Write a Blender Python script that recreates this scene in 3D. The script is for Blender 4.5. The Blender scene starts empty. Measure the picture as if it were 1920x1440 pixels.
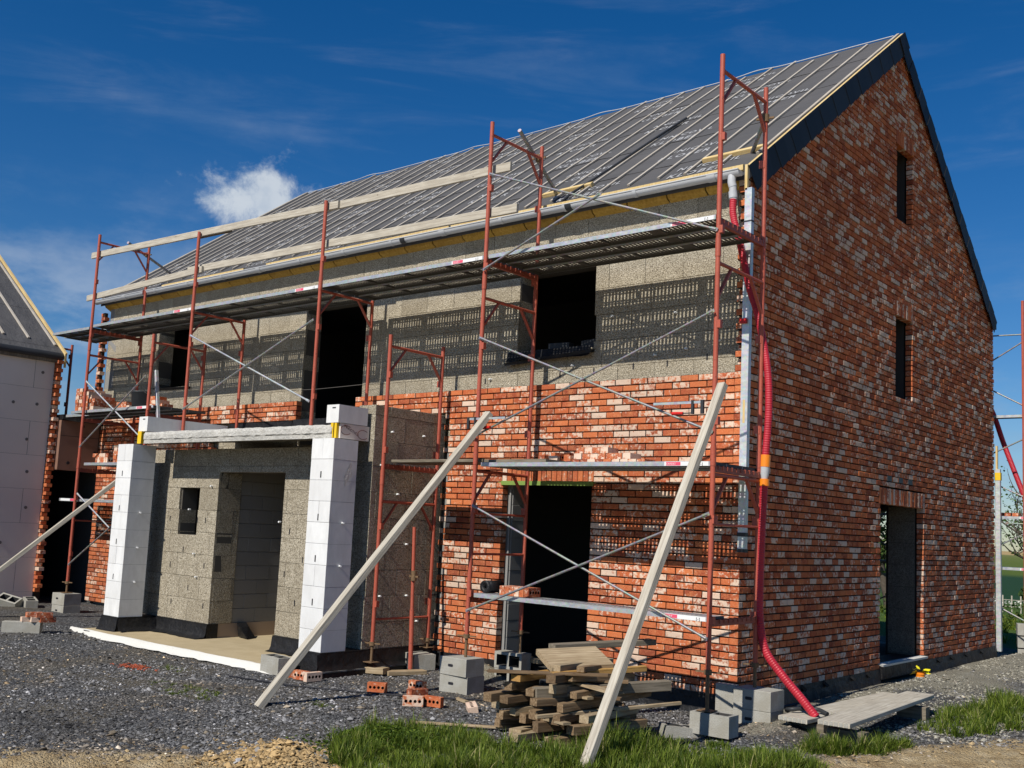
import bpy, math, random
import numpy as np
from mathutils import Vector, Matrix
random.seed(7)
rng = np.random.default_rng(11)
S = bpy.context.scene
# ---------------------------------------------------------------- camera
cam_d = bpy.data.cameras.new('camera')
cam = bpy.data.objects.new('camera', cam_d)
S.collection.objects.link(cam)
cam_d.sensor_width = 36.0
cam_d.lens = 36.0 * 1938.0 / 1920.0
cam_d.shift_y = 45.0 / 1920.0
cam_d.clip_start = 0.05
cam_d.clip_end = 5000.0
_yaw, _pit, _rol = math.radians(40.221905), math.radians(6.54911887), math.radians(2.68185747)
_f = Vector((-math.sin(_yaw)*math.cos(_pit), math.cos(_yaw)*math.cos(_pit), math.sin(_pit)))
_r = Vector((math.cos(_yaw), math.sin(_yaw), 0))
_u = _r.cross(_f)
_r2 = _r*math.cos(_rol) + _u*math.sin(_rol)
_u2 = _r2.cross(_f)
_m = Matrix(((_r2.x, _u2.x, -_f.x), (_r2.y, _u2.y, -_f.y), (_r2.z, _u2.z, -_f.z))).to_4x4()
_m.translation = Vector((5.04402, -9.66856, 1.52954))
cam.matrix_world = _m
S.camera = cam
S.render.resolution_x = 1024
S.render.resolution_y = 768
# ---------------------------------------------------------------- light
SUN_DIR = Vector((0.028, -1.0, 0.90)).normalized()       # towards the sun
sun_d = bpy.data.lights.new('sun', 'SUN')
sun_d.energy = 4.8
sun_d.angle = math.radians(0.45)
sun_d.color = (1.0, 0.955, 0.88)
sun = bpy.data.objects.new('sun', sun_d)
S.collection.objects.link(sun)
sun.rotation_euler = (-SUN_DIR).to_track_quat('-Z', 'Y').to_euler()
sun.location = (5, -30, 30)
W = bpy.data.worlds.new('World')
S.world = W
W.use_nodes = True
wn, wl = W.node_tree.nodes, W.node_tree.links
wn.clear()
wo = wn.new('ShaderNodeOutputWorld')
bg = wn.new('ShaderNodeBackground')
sky = wn.new('ShaderNodeTexSky')
sky.sky_type = 'NISHITA'
sky.sun_disc = False
sky.sun_elevation = math.asin(SUN_DIR.z)
sky.sun_rotation = math.radians(178.0)
sky.air_density = 1.0
sky.dust_density = 0.15
sky.ozone_density = 2.5
bg.inputs['Strength'].default_value = 0.068
def wmath(op, a, b=None, c=None):
    n = wn.new('ShaderNodeMath'); n.operation = op
    for i, v in enumerate((a, b, c)):
        if v is None: continue
        if isinstance(v, (int, float)): n.inputs[i].default_value = v
        else: wl.new(v, n.inputs[i])
    return n.outputs[0]
wtc = wn.new('ShaderNodeTexCoord')
def wnoise(scale, detail, rough, sc=(1, 1, 1), loc=(0, 0, 0), dist=0.0):
    mp = wn.new('ShaderNodeMapping'); mp.inputs['Scale'].default_value = sc; mp.inputs['Location'].default_value = loc
    wl.new(wtc.outputs['Generated'], mp.inputs['Vector'])
    n = wn.new('ShaderNodeTexNoise'); n.inputs['Scale'].default_value = scale
    n.inputs['Detail'].default_value = detail; n.inputs['Roughness'].default_value = rough
    n.inputs['Distortion'].default_value = dist
    wl.new(mp.outputs[0], n.inputs['Vector'])
    return n.outputs['Fac']
def wramp(v, a, b):
    n = wn.new('ShaderNodeMapRange'); n.interpolation_type = 'SMOOTHSTEP'
    n.inputs['From Min'].default_value = a; n.inputs['From Max'].default_value = b
    wl.new(v, n.inputs['Value'])
    return n.outputs[0]
def wdist(c, sc):
    mp = wn.new('ShaderNodeVectorMath'); mp.operation = 'SUBTRACT'; mp.inputs[1].default_value = c
    wl.new(wtc.outputs['Generated'], mp.inputs[0])
    m2 = wn.new('ShaderNodeVectorMath'); m2.operation = 'MULTIPLY'; m2.inputs[1].default_value = sc
    wl.new(mp.outputs[0], m2.inputs[0])
    m3 = wn.new('ShaderNodeVectorMath'); m3.operation = 'LENGTH'
    wl.new(m2.outputs[0], m3.inputs[0])
    return m3.outputs['Value']
# one small cumulus, thin wisps high up, low cloud near the horizon
d0 = wdist((-0.781, 0.556, 0.286), (1.25, 1.25, 2.0))
n0 = wnoise(16, 8, 0.66, dist=0.4)
n00 = wnoise(5.5, 3, 0.5, loc=(2.1, 0.4, 1.7))
cum = wramp(wmath('SUBTRACT', wmath('ADD', wmath('MULTIPLY', n0, 0.20), wmath('MULTIPLY', n00, 0.03)), d0), 0.030, 0.085)
n1 = wnoise(3.2, 7, 0.6, sc=(1, 1, 6.5), loc=(0.3, 1.9, 0), dist=0.5)
wisp = wmath('MULTIPLY', wramp(n1, 0.50, 0.80), 0.13)
sep = wn.new('ShaderNodeSeparateXYZ'); wl.new(wtc.outputs['Generated'], sep.inputs[0])
n2 = wnoise(5, 7, 0.6, sc=(1, 1, 2.6), loc=(4.2, 0, 1))
low = wmath('MULTIPLY', wmath('MULTIPLY', wramp(n2, 0.46, 0.66), wmath('SUBTRACT', 1.0, wramp(sep.outputs[2], 0.08, 0.34))), 0.55)
fac = wmath('MINIMUM', wmath('ADD', wmath('ADD', wmath('MULTIPLY', cum, 0.85), wisp), low), 0.95)
skyc = wn.new('ShaderNodeHueSaturation')
skyc.inputs['Saturation'].default_value = 1.42
skyc.inputs['Hue'].default_value = 0.497
gm = wn.new('ShaderNodeGamma'); gm.inputs['Gamma'].default_value = 1.0
wl.new(sky.outputs[0], gm.inputs['Color'])
wl.new(gm.outputs[0], skyc.inputs['Color'])
mix = wn.new('ShaderNodeMix'); mix.data_type = 'RGBA'
wl.new(fac, mix.inputs['Factor'])
tint = wn.new('ShaderNodeMix'); tint.data_type = 'RGBA'; tint.blend_type = 'MULTIPLY'; tint.inputs['Factor'].default_value = 1.0
wl.new(skyc.outputs[0], tint.inputs[6]); tint.inputs[7].default_value = (0.84, 0.96, 1.20, 1)
wl.new(tint.outputs[2], mix.inputs[6])
cc = wn.new('ShaderNodeMix'); cc.data_type = 'RGBA'; cc.inputs[6].default_value = (4.2, 5.8, 8.0, 1); cc.inputs[7].default_value = (9.6, 10.4, 11.2, 1)
wl.new(wramp(wmath('ADD', wnoise(9, 5, 0.6, loc=(0.02, 0.0, -0.03)), wmath('MULTIPLY', cum, 0.12)), 0.42, 0.68), cc.inputs['Factor'])
wl.new(cc.outputs[2], mix.inputs[7])
wl.new(mix.outputs[2], bg.inputs['Color'])
wl.new(bg.outputs[0], wo.inputs['Surface'])
S.view_settings.view_transform = 'Standard'
S.view_settings.look = 'None'
S.view_settings.exposure = 0.0
S.view_settings.gamma = 1.0
S.cycles.max_bounces = 6
S.cycles.diffuse_bounces = 1
S.cycles.use_denoising = True

# ---------------------------------------------------------------- mesh helper
class MB:
    def __init__(s): s.v = []; s.f = []; s.mi = []; s.rnd = []; s.cr = (0.5, 0.5, 0.5); s.m = 0; s.sm = []; s.smooth = False; s.g = []
    def add(s, vs, fs, m=None, rnd=None, g=None):
        b = len(s.v); s.v.extend([tuple(p) for p in vs]); r = rnd or s.cr
        s.g.extend(g if g else [tuple(p) for p in vs])
        s.rnd.extend([r]*len(vs))
        for f in fs:
            s.f.append([b+i for i in f]); s.mi.append(s.m if m is None else m); s.sm.append(s.smooth)
    def box(s, a, b, m=None, rnd=None):
        x0, y0, z0 = a; x1, y1, z1 = b
        s.add([(x0,y0,z0),(x1,y0,z0),(x1,y1,z0),(x0,y1,z0),(x0,y0,z1),(x1,y0,z1),(x1,y1,z1),(x0,y1,z1)],
              [(3,2,1,0),(4,5,6,7),(0,1,5,4),(1,2,6,5),(2,3,7,6),(3,0,4,7)], m, rnd)
    def hexa(s, p, m=None, rnd=None):       # 8 points, same order as box
        s.add(p, [(3,2,1,0),(4,5,6,7),(0,1,5,4),(1,2,6,5),(2,3,7,6),(3,0,4,7)], m, rnd)
    def beam(s, p0, p1, w, h, up=(0,0,1), m=None, rnd=None, bev=0.0):   # rectangular bar between two points
        p0 = Vector(p0); p1 = Vector(p1); d = (p1-p0).normalized(); up = Vector(up)
        a = d.cross(up)
        if a.length < 1e-4: a = d.cross(Vector((1,0,0)))
        a.normalize(); b = a.cross(d).normalized()
        if not bev:
            q = []; L = (p1-p0).length; k0 = random.uniform(0,9)
            for c in (b*(-h/2), b*(h/2)):
                q += [p0-a*(w/2)+c, p1-a*(w/2)+c, p1+a*(w/2)+c, p0+a*(w/2)+c]
            g = [(x, y, l+k0) for y in (0, h) for x, l in ((0,0),(0,L),(w,L),(w,0))]
            s.add(q, [(3,2,1,0),(4,5,6,7),(0,1,5,4),(1,2,6,5),(2,3,7,6),(3,0,4,7)], m, rnd, g); return
        prof = [(-w/2+bev,-h/2),(w/2-bev,-h/2),(w/2,-h/2+bev),(w/2,h/2-bev),(w/2-bev,h/2),(-w/2+bev,h/2),(-w/2,h/2-bev),(-w/2,-h/2+bev)]
        vs = [p0+a*x+b*y for x,y in prof] + [p1+a*x+b*y for x,y in prof]
        fs = [(i,(i+1)%8,8+(i+1)%8,8+i) for i in range(8)] + [tuple(range(7,-1,-1)), tuple(range(8,16))]
        k0 = random.uniform(0,9); g = [(x, y, k0) for x,y in prof] + [(x, y, k0+(p1-p0).length) for x,y in prof]
        s.add(vs, fs, m, rnd, g)
    def tube(s, pts, r, n=10, m=None, caps=True, rnd=None, flat=False):
        pts = [Vector(p) for p in pts]; k = len(pts); vs = []; a = None
        for i, p in enumerate(pts):
            d = (pts[min(i+1,k-1)] - pts[max(i-1,0)]).normalized()
            if a is None:
                a = d.cross(Vector((0,0,1)))
                if a.length < 1e-3: a = Vector((1,0,0))
            a = (a - d*a.dot(d)).normalized(); b = d.cross(a)
            rr = r[i] if isinstance(r, (list, tuple)) else r
            vs += [p + (a*math.cos(2*math.pi*j/n) + b*math.sin(2*math.pi*j/n))*rr for j in range(n)]
        fs = [(i*n+j, i*n+(j+1)%n, (i+1)*n+(j+1)%n, (i+1)*n+j) for i in range(k-1) for j in range(n)]
        sv = s.smooth; s.smooth = not flat; s.add(vs, fs, m, rnd); s.smooth = sv
        if caps: 
            s.add(vs[:n], [tuple(range(n-1,-1,-1))], m, rnd); s.add(vs[-n:], [tuple(range(n))], m, rnd)
    def build(s, name, mats, parent=None, noisefree=False):
        me = bpy.data.meshes.new(name)
        me.from_pydata(s.v, [], s.f)
        if not isinstance(mats, (list, tuple)): mats = [mats]
        for m in mats: me.materials.append(m)
        me.polygons.foreach_set('material_index', s.mi)
        me.polygons.foreach_set('use_smooth', s.sm)
        at = me.attributes.new('rnd', 'FLOAT_COLOR', 'POINT')
        arr = np.ones((len(s.v), 4), np.float32); arr[:, :3] = np.array(s.rnd, np.float32)
        at.data.foreach_set('color', arr.ravel())
        ag = me.attributes.new('grain', 'FLOAT_VECTOR', 'POINT'); ag.data.foreach_set('vector', np.array(s.g, np.float32).ravel())
        me.update()
        o = bpy.data.objects.new(name, me); S.collection.objects.link(o)
        if parent is not None: o.parent = parent
        return o
def tag(o, label=None, cat=None, group=None, kind=None):
    if label: o['label'] = label
    if cat: o['category'] = cat
    if group: o['group'] = group
    if kind: o['kind'] = kind
    return o
def thing(name, label, cat, loc=(0,0,0), rz=0.0, group=None):
    o = bpy.data.objects.new(name, None); S.collection.objects.link(o)
    o.location = loc; o.rotation_euler = (0, 0, rz); o.empty_display_size = 0.2
    return tag(o, label, cat, group)
def dup(root, loc=None, rot=None, label=None, group=None):
    r = root.copy(); S.collection.objects.link(r)
    if loc is not None: r.location = loc
    if rot is not None: r.rotation_euler = rot
    if label: r['label'] = label
    if group: r['group'] = group
    for ch in list(root.children):
        c = ch.copy(); S.collection.objects.link(c); c.parent = r
        for g in ch.children:
            d = g.copy(); S.collection.objects.link(d); d.parent = c
    return r

# ---------------------------------------------------------------- materials
def mat(name, col, rough=0.8, metal=0.0, spec=0.3):
    m = bpy.data.materials.new(name); m.use_nodes = True
    b = m.node_tree.nodes['Principled BSDF']
    b.inputs['Base Color'].default_value = (*col, 1); b.inputs['Roughness'].default_value = rough
    b.inputs['Metallic'].default_value = metal; b.inputs['Specular IOR Level'].default_value = spec
    return m
class NT:
    def __init__(s, m): s.m = m; s.n = m.node_tree.nodes; s.l = m.node_tree.links; s.b = s.n['Principled BSDF']; s.tc = s.n.new('ShaderNodeTexCoord')
    def put(s, v, sock):
        if isinstance(v, (int, float)): sock.default_value = v
        elif isinstance(v, tuple): sock.default_value = v if len(v) == 4 or len(sock.default_value) == 3 else (*v, 1)
        else: s.l.new(v, sock)
    def noise(s, scale, detail=4, rough=0.55, sc=(1,1,1), src=None, dist=0.0, out='Fac'):
        mp = s.n.new('ShaderNodeMapping'); mp.inputs['Scale'].default_value = sc
        s.l.new(src or s.tc.outputs['Object'], mp.inputs['Vector'])
        n = s.n.new('ShaderNodeTexNoise'); n.inputs['Scale'].default_value = scale; n.inputs['Detail'].default_value = detail
        n.inputs['Roughness'].default_value = rough; n.inputs['Distortion'].default_value = dist
        s.l.new(mp.outputs[0], n.inputs['Vector']); return n.outputs[out]
    def vor(s, scale, feat='F1', out='Distance', sc=(1,1,1), rnd=1.0):
        mp = s.n.new('ShaderNodeMapping'); mp.inputs['Scale'].default_value = sc
        s.l.new(s.tc.outputs['Object'], mp.inputs['Vector'])
        n = s.n.new('ShaderNodeTexVoronoi'); n.feature = feat; n.inputs['Scale'].default_value = scale
        n.inputs['Randomness'].default_value = rnd
        s.l.new(mp.outputs[0], n.inputs['Vector']); return n.outputs[out]
    def attr(s, name='rnd'):
        a = s.n.new('ShaderNodeAttribute'); a.attribute_name = name
        q = s.n.new('ShaderNodeSeparateColor'); s.l.new(a.outputs['Color'], q.inputs[0]); return q.outputs
    def math(s, op, a, b=0.0, c=0.0):
        n = s.n.new('ShaderNodeMath'); n.operation = op
        s.put(a, n.inputs[0]); s.put(b, n.inputs[1]); s.put(c, n.inputs[2]); return n.outputs[0]
    def rmap(s, v, a, b, c=0.0, d=1.0):
        n = s.n.new('ShaderNodeMapRange'); n.inputs['From Min'].default_value = a; n.inputs['From Max'].default_value = b
        n.inputs['To Min'].default_value = c; n.inputs['To Max'].default_value = d
        s.l.new(v, n.inputs['Value']); return n.outputs[0]
    def ramp(s, v, stops, interp='LINEAR'):
        n = s.n.new('ShaderNodeValToRGB'); e = n.color_ramp; e.interpolation = interp
        while len(e.elements) < len(stops): e.elements.new(0.5)
        for i, (p, c) in enumerate(stops): e.elements[i].position = p; e.elements[i].color = (*c, 1)
        s.l.new(v, n.inputs[0]); return n.outputs[0]
    def mix(s, f, a, b, mode='MIX'):
        n = s.n.new('ShaderNodeMix'); n.data_type = 'RGBA'; n.blend_type = mode
        s.put(f, n.inputs['Factor']); s.put(a, n.inputs[6]); s.put(b, n.inputs[7]); return n.outputs[2]
    def col(s, v): s.l.new(v, s.b.inputs['Base Color'])
    def bump(s, h, strength=0.5, dist=0.01):
        n = s.n.new('ShaderNodeBump'); n.inputs['Strength'].default_value = strength; n.inputs['Distance'].default_value = dist
        s.l.new(h, n.inputs['Height']); s.l.new(n.outputs[0], s.b.inputs['Normal'])
M = {}
# bricks: fired orange to dark red, partly washed white, colours differ brick by brick
M['brick'] = mat('brick', (0.5,0.15,0.06), 0.9, spec=0.12); t = NT(M['brick']); a = t.attr()
base = t.ramp(a[0], [(0.0,(0.23,0.052,0.028)),(0.28,(0.39,0.088,0.038)),(0.58,(0.54,0.135,0.048)),(0.84,(0.63,0.185,0.066)),(1.0,(0.42,0.088,0.038))])
ac = t.n.new('ShaderNodeAttribute'); ac.attribute_name = 'rnd'; vm = t.n.new('ShaderNodeVectorMath'); vm.operation = 'MULTIPLY_ADD'; vm.inputs[1].default_value = (7,9,11)
t.l.new(ac.outputs['Color'], vm.inputs[0]); t.l.new(t.tc.outputs['Object'], vm.inputs[2]); bv = vm.outputs[0]
n1 = t.noise(24, 5, 0.62, src=bv); n2 = t.noise(9, 3, 0.5, src=bv); n3 = t.noise(70, 3, 0.6, src=bv)
cl = t.mix(t.rmap(n2, 0.35, 0.7, 0.0, 0.4), base, (0.36,0.075,0.03,1))
f = t.rmap(t.math('ADD', t.math('MULTIPLY', n3, 0.6), t.math('MULTIPLY', n2, 0.5)), 0.50, 0.72, 0.0, 0.6); f.node.clamp = True
cl = t.mix(f, cl, (0.76,0.30,0.125,1))
thr = t.math('SUBTRACT', n1, t.math('SUBTRACT', 0.725, t.math('MULTIPLY', a[1], 0.45)))
wh = t.rmap(thr, 0.0, 0.13); wh.node.clamp = True
cl = t.mix(t.math('MULTIPLY', wh, 0.84), cl, (0.76,0.61,0.47,1))
st = t.rmap(t.noise(0.75, 5, 0.6, sc=(1,1,0.7), dist=0.8), 0.42, 0.62, 0.0, 0.34); st.node.clamp = True
cl = t.mix(st, cl, t.mix(0.5, cl, (0.10,0.055,0.035,1), 'MULTIPLY')) if False else t.mix(t.math('MULTIPLY', st, 0.65), cl, (0.17,0.085,0.055,1))
t.col(cl); t.bump(t.math('ADD', n1, t.math('MULTIPLY', n3, 0.5)), 0.6, 0.006)
M['core'] = mat('brick_core', (0.02,0.008,0.006), 0.95)
M['joint'] = mat('mortar_bed', (0.075,0.060,0.048), 0.95, spec=0.1); t = NT(M['joint'])
n1 = t.noise(60, 3); t.col(t.mix(n1, (0.018,0.013,0.010,1), (0.065,0.050,0.040,1))); t.bump(n1, 0.6, 0.01)
# coarse wood-chip blocks
def chip(name, c0, c1, c2):
    m = mat(name, c1, 0.95, spec=0.1); t = NT(m); a = t.attr()
    n1 = t.noise(75, 5, 0.7, sc=(1,1,1), dist=0.8); n2 = t.noise(6, 3); v = t.vor(60, sc=(1,1,1.6))
    c = t.ramp(n1, [(0.36,c0),(0.47,c1),(0.58,c2)])
    c = t.mix(t.rmap(n2, 0.35, 0.7, 0, 0.35), c, (c1[0]*0.75,c1[1]*0.72,c1[2]*0.70,1))
    c = t.mix(t.math('MULTIPLY', a[0], 0.35), c, (c1[0]*0.62,c1[1]*0.60,c1[2]*0.58,1))
    t.col(c); t.bump(t.math('ADD', n1, t.math('MULTIPLY', v, 0.7)), 0.8, 0.014)
    return m
M['chip'] = chip('woodchip_block', (0.10,0.085,0.060), (0.33,0.285,0.205), (0.66,0.59,0.46))
M['chipjoint'] = mat('block_joint', (0.10,0.09,0.075), 0.95)
# aerated concrete
M['aac'] = mat('aerated_concrete', (0.80,0.80,0.78), 0.9, spec=0.15); t = NT(M['aac']); a = t.attr()
n1 = t.noise(7, 6, 0.65, sc=(1,1,0.45)); n2 = t.noise(120, 2)
c = t.mix(t.rmap(n1, 0.4, 0.75, 0, 0.5), (0.79,0.785,0.76,1), (0.54,0.53,0.50,1)); c = t.mix(t.math('MULTIPLY', a[0], 0.35), c, (0.58,0.57,0.55,1))
t.col(c); t.bump(t.math('ADD', n2, n1), 0.35, 0.006)
M['aacjoint'] = mat('thin_joint', (0.30,0.30,0.29), 0.95)
M['greyblock'] = mat('grey_block', (0.30,0.29,0.27), 0.95, spec=0.1); t = NT(M['greyblock']); a = t.attr()
n1 = t.noise(90, 4, 0.7); c = t.mix(n1, (0.20,0.195,0.18,1), (0.36,0.35,0.33,1)); c = t.mix(t.math('MULTIPLY', a[0], 0.4), c, (0.2,0.19,0.18,1)); t.col(c); t.bump(n1, 0.5, 0.008)
M['conblock'] = mat('concrete_block', (0.42,0.415,0.39), 0.95, spec=0.12); t = NT(M['conblock'])
n1 = t.noise(70, 5, 0.7); n2 = t.noise(5, 3); c = t.mix(n1, (0.25,0.24,0.205,1), (0.52,0.50,0.44,1)); c = t.mix(t.rmap(n2,0.42,0.65,0,0.6), c, (0.30,0.275,0.22,1)); t.col(c); t.bump(n1, 0.6, 0.01)
M['concrete'] = mat('concrete', (0.42,0.41,0.37), 0.95, spec=0.1); t = NT(M['concrete'])
n1 = t.noise(25, 6, 0.7, sc=(1,1,2.2)); n2 = t.noise(3, 4); c = t.ramp(n1, [(0.3,(0.30,0.285,0.25)),(0.5,(0.52,0.50,0.45)),(0.7,(0.68,0.66,0.60))])
c = t.mix(t.rmap(n2,0.4,0.7,0,0.4), c, (0.30,0.30,0.28,1)); t.col(c); t.bump(n1, 0.8, 0.02)
M['screed'] = mat('screed', (0.50,0.42,0.29), 0.95, spec=0.1); t = NT(M['screed'])
n1 = t.noise(4, 5, 0.6); n2 = t.noise(60, 3); c = t.mix(n1, (0.36,0.28,0.16,1), (0.56,0.46,0.29,1)); t.col(t.mix(t.rmap(n2,0.5,0.75,0,0.4), c, (0.28,0.23,0.16,1))); t.bump(n2, 0.3, 0.006)
M['black'] = mat('black_membrane', (0.012,0.012,0.013), 0.55, spec=0.35); t = NT(M['black'])
n1 = t.noise(5, 4, 0.6); t.bump(n1, 0.7, 0.05); t.col(t.mix(t.rmap(t.noise(14,4),0.5,0.8,0,0.5), (0.008,0.008,0.009,1), (0.032,0.030,0.027,1)))
M['whitefoil'] = mat('white_foil', (0.66,0.64,0.58), 0.7); t = NT(M['whitefoil']); t.bump(t.noise(20,4), 0.6, 0.02)
M['underlay'] = mat('roof_underlay', (0.105,0.105,0.108), 0.75, spec=0.2); t = NT(M['underlay'])
n1 = t.noise(2.5, 4, 0.6, sc=(0.6,1.6,1.6)); n2 = t.noise(200, 2); n3 = t.noise(1.0, 2)
c = t.mix(n1, (0.074,0.072,0.072,1), (0.108,0.105,0.104,1)); t.col(t.mix(t.rmap(n3,0.4,0.7,0,0.4), c, (0.115,0.108,0.106,1))); t.bump(t.math('ADD', t.math('MULTIPLY',n1,1.0), t.math('MULTIPLY',n2,0.05)), 0.8, 0.05)
M['print'] = mat('white_print', (0.36,0.36,0.36), 0.8)
def wood(name, c0, c1, c2, scale=14, attrmix=0.5, dark=(0.08,0.06,0.045)):
    m = mat(name, c1, 0.85, spec=0.2); t = NT(m); a = t.attr()
    ga = t.n.new('ShaderNodeAttribute'); ga.attribute_name = 'grain'; gv = ga.outputs['Vector']
    g = t.noise(scale*2.6, 5, 0.6, sc=(1,1,0.06), src=gv, dist=0.25); n2 = t.noise(2.6, 4, 0.6, sc=(1.5,1.5,1.0), src=gv)
    mpk = t.n.new('ShaderNodeMapping'); mpk.inputs['Scale'].default_value = (1,1,0.5); t.l.new(gv, mpk.inputs['Vector'])
    vk = t.n.new('ShaderNodeTexVoronoi'); vk.inputs['Scale'].default_value = 7.0; t.l.new(mpk.outputs[0], vk.inputs['Vector']); n3 = vk.outputs['Distance']
    c = t.ramp(g, [(0.3,c0),(0.5,c1),(0.7,c2)])
    c = t.mix(t.rmap(n2, 0.4, 0.7, 0, 0.5), c, (c0[0],c0[1],c0[2],1))
    c = t.mix(t.math('MULTIPLY', a[0], attrmix), c, (*dark,1))
    k = t.rmap(n3, 0.03, 0.07, 0.7, 0.0); k.node.clamp = True
    c = t.mix(k, c, (c0[0]*0.4,c0[1]*0.35,c0[2]*0.3,1))
    t.col(c); t.bump(g, 0.5, 0.006); return m
M['batten'] = wood('batten_wood', (0.36,0.32,0.26), (0.50,0.45,0.38), (0.60,0.56,0.49), 30, 0.25, (0.35,0.28,0.2))
M['yellowwood'] = wood('fresh_spruce', (0.55,0.38,0.15), (0.72,0.54,0.25), (0.80,0.66,0.38), 20, 0.3, (0.4,0.25,0.1))
M['ochre'] = wood('ochre_board', (0.34,0.19,0.035), (0.48,0.29,0.055), (0.58,0.37,0.09), 12, 0.35, (0.2,0.1,0.03))
M['greywood'] = wood('weathered_plank', (0.34,0.30,0.24), (0.50,0.45,0.36), (0.62,0.58,0.49), 18, 0.3, (0.3,0.26,0.2))
M['pile'] = wood('used_timber', (0.11,0.070,0.038), (0.25,0.165,0.090), (0.40,0.29,0.175), 22, 0.6, (0.09,0.055,0.030))
M['pilepale'] = wood('pale_timber', (0.24,0.17,0.095), (0.40,0.30,0.18), (0.54,0.43,0.28), 22, 0.4, (0.25,0.2,0.13))
M['pileorange'] = wood('orange_timber', (0.34,0.18,0.05), (0.50,0.29,0.09), (0.60,0.38,0.14), 22, 0.4, (0.3,0.15,0.05))
M['darkboard'] = wood('dirty_board', (0.12,0.10,0.07), (0.22,0.185,0.135), (0.33,0.28,0.21), 18, 0.3)
M['red'] = mat('red_oxide_paint', (0.52,0.105,0.060), 0.5, spec=0.35); t = NT(M['red']); a = t.attr()
n1 = t.noise(45, 4, 0.7); n2 = t.noise(7, 3); c = t.mix(n2, (0.50,0.095,0.055,1), (0.72,0.165,0.10,1))
f = t.rmap(n1, 0.57, 0.68, 0, 0.85); f.node.clamp = True
c = t.mix(f, c, (0.13,0.045,0.025,1)); c = t.mix(t.math('MULTIPLY', a[0], 0.8), c, (0.15,0.045,0.028,1)); t.col(c); t.bump(n1, 0.2, 0.003)
def metal(name, c0, c1, rough=0.45, mt=0.55):
    m = mat(name, c1, rough, mt, 0.5); t = NT(m); n1 = t.noise(9, 4, 0.6, sc=(1,3,3)); n2 = t.vor(35, 'F1', 'Color')
    c = t.mix(n1, (*c0,1), (*c1,1)); t.col(t.mix(0.12, c, n2)); t.l.new(t.rmap(n1,0.3,0.7,rough-0.1,rough+0.15), t.b.inputs['Roughness']); return m
M['galv'] = metal('galvanised_steel', (0.40,0.42,0.43), (0.64,0.66,0.66))
M['steelunder'] = mat('shade_dark_steel', (0.11,0.11,0.10), 0.8, 0.2)  # plank underside steel, its shade put into the base colour
M['galvdark'] = metal('grey_steel_tube', (0.20,0.20,0.19), (0.36,0.35,0.33), 0.5)
M['alu'] = metal('aluminium_profile', (0.52,0.53,0.53), (0.70,0.71,0.70), 0.4, 0.4)
M['rust'] = mat('rusty_steel', (0.16,0.09,0.05), 0.8, 0.3)
t = NT(M['rust']); n1 = t.noise(40, 4); t.col(t.mix(n1, (0.10,0.055,0.03,1), (0.30,0.20,0.11,1)))
M['pvc'] = mat('grey_pvc', (0.52,0.53,0.54), 0.4, spec=0.5); t = NT(M['pvc']); n1 = t.noise(6, 4, sc=(0.4,2,2)); t.col(t.mix(n1, (0.40,0.41,0.42,1), (0.60,0.61,0.62,1)))
M['hose'] = mat('red_drain_hose', (0.46,0.018,0.035), 0.45, spec=0.4); t = NT(M['hose']); n1 = t.noise(9, 3); t.col(t.mix(n1, (0.34,0.012,0.022,1), (0.56,0.03,0.05,1)))
M['orange'] = mat('orange_plastic', (0.85,0.24,0.01), 0.4, spec=0.5)
M['yellow'] = mat('yellow_foam', (0.80,0.50,0.02), 0.7)
M['tapeyellow'] = mat('yellow_ribbon', (0.85,0.75,0.02), 0.5)
M['slate'] = mat('slate', (0.012,0.015,0.018), 0.6, spec=0.3); t = NT(M['slate']); a = t.attr(); t.col(t.mix(a[0], (0.009,0.011,0.014,1), (0.019,0.023,0.028,1)))
M['insul'] = mat('insulation_board', (0.36,0.325,0.30), 0.7, spec=0.2); t = NT(M['insul']); a = t.attr(); n1 = t.noise(1.5, 3)
c = t.mix(n1, (0.70,0.62,0.54,1), (0.82,0.74,0.66,1)); t.col(t.mix(t.math('MULTIPLY',a[0],0.3), c, (0.62,0.55,0.50,1)))
M['insulbrown'] = mat('brown_insulation_board', (0.22,0.125,0.085), 0.7, spec=0.2); t = NT(M['insulbrown']); n1 = t.noise(2.5, 5, 0.65, dist=1.0); f = t.rmap(n1,0.5,0.66,0,0.5); f.node.clamp=True
t.col(t.mix(f, (0.24,0.135,0.095,1), (0.14,0.075,0.045,1)))
M['fixing'] = mat('grey_fixing', (0.17,0.155,0.14), 0.7)
M['beige'] = mat('beige_insulation', (0.40,0.30,0.22), 0.7)
M['darkgrey'] = mat('dark_plastic', (0.035,0.037,0.04), 0.5)
M['green'] = mat('green_lintel_paint', (0.20,0.30,0.065), 0.6)
M['void'] = mat('shade_dark_interior', (0.05,0.048,0.045), 0.95)  # dark colour stands in for shade inside rooms and block cores
M['jambblock'] = chip('chip_block_shade_copy', (0.06,0.055,0.045), (0.13,0.12,0.10), (0.22,0.20,0.17))  # darker copy of the chip block, doorway shade put into its colour
M['white'] = mat('white_plastic', (0.8,0.8,0.78), 0.5)
M['redplastic'] = mat('red_plastic', (0.6,0.02,0.015), 0.4)
M['ink'] = mat('ink', (0.02,0.02,0.025), 0.6)
M['pinkmark'] = mat('pink_print', (0.75,0.09,0.16), 0.6)
M['brownink'] = mat('brown_ink', (0.13,0.03,0.015), 0.7)
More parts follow.
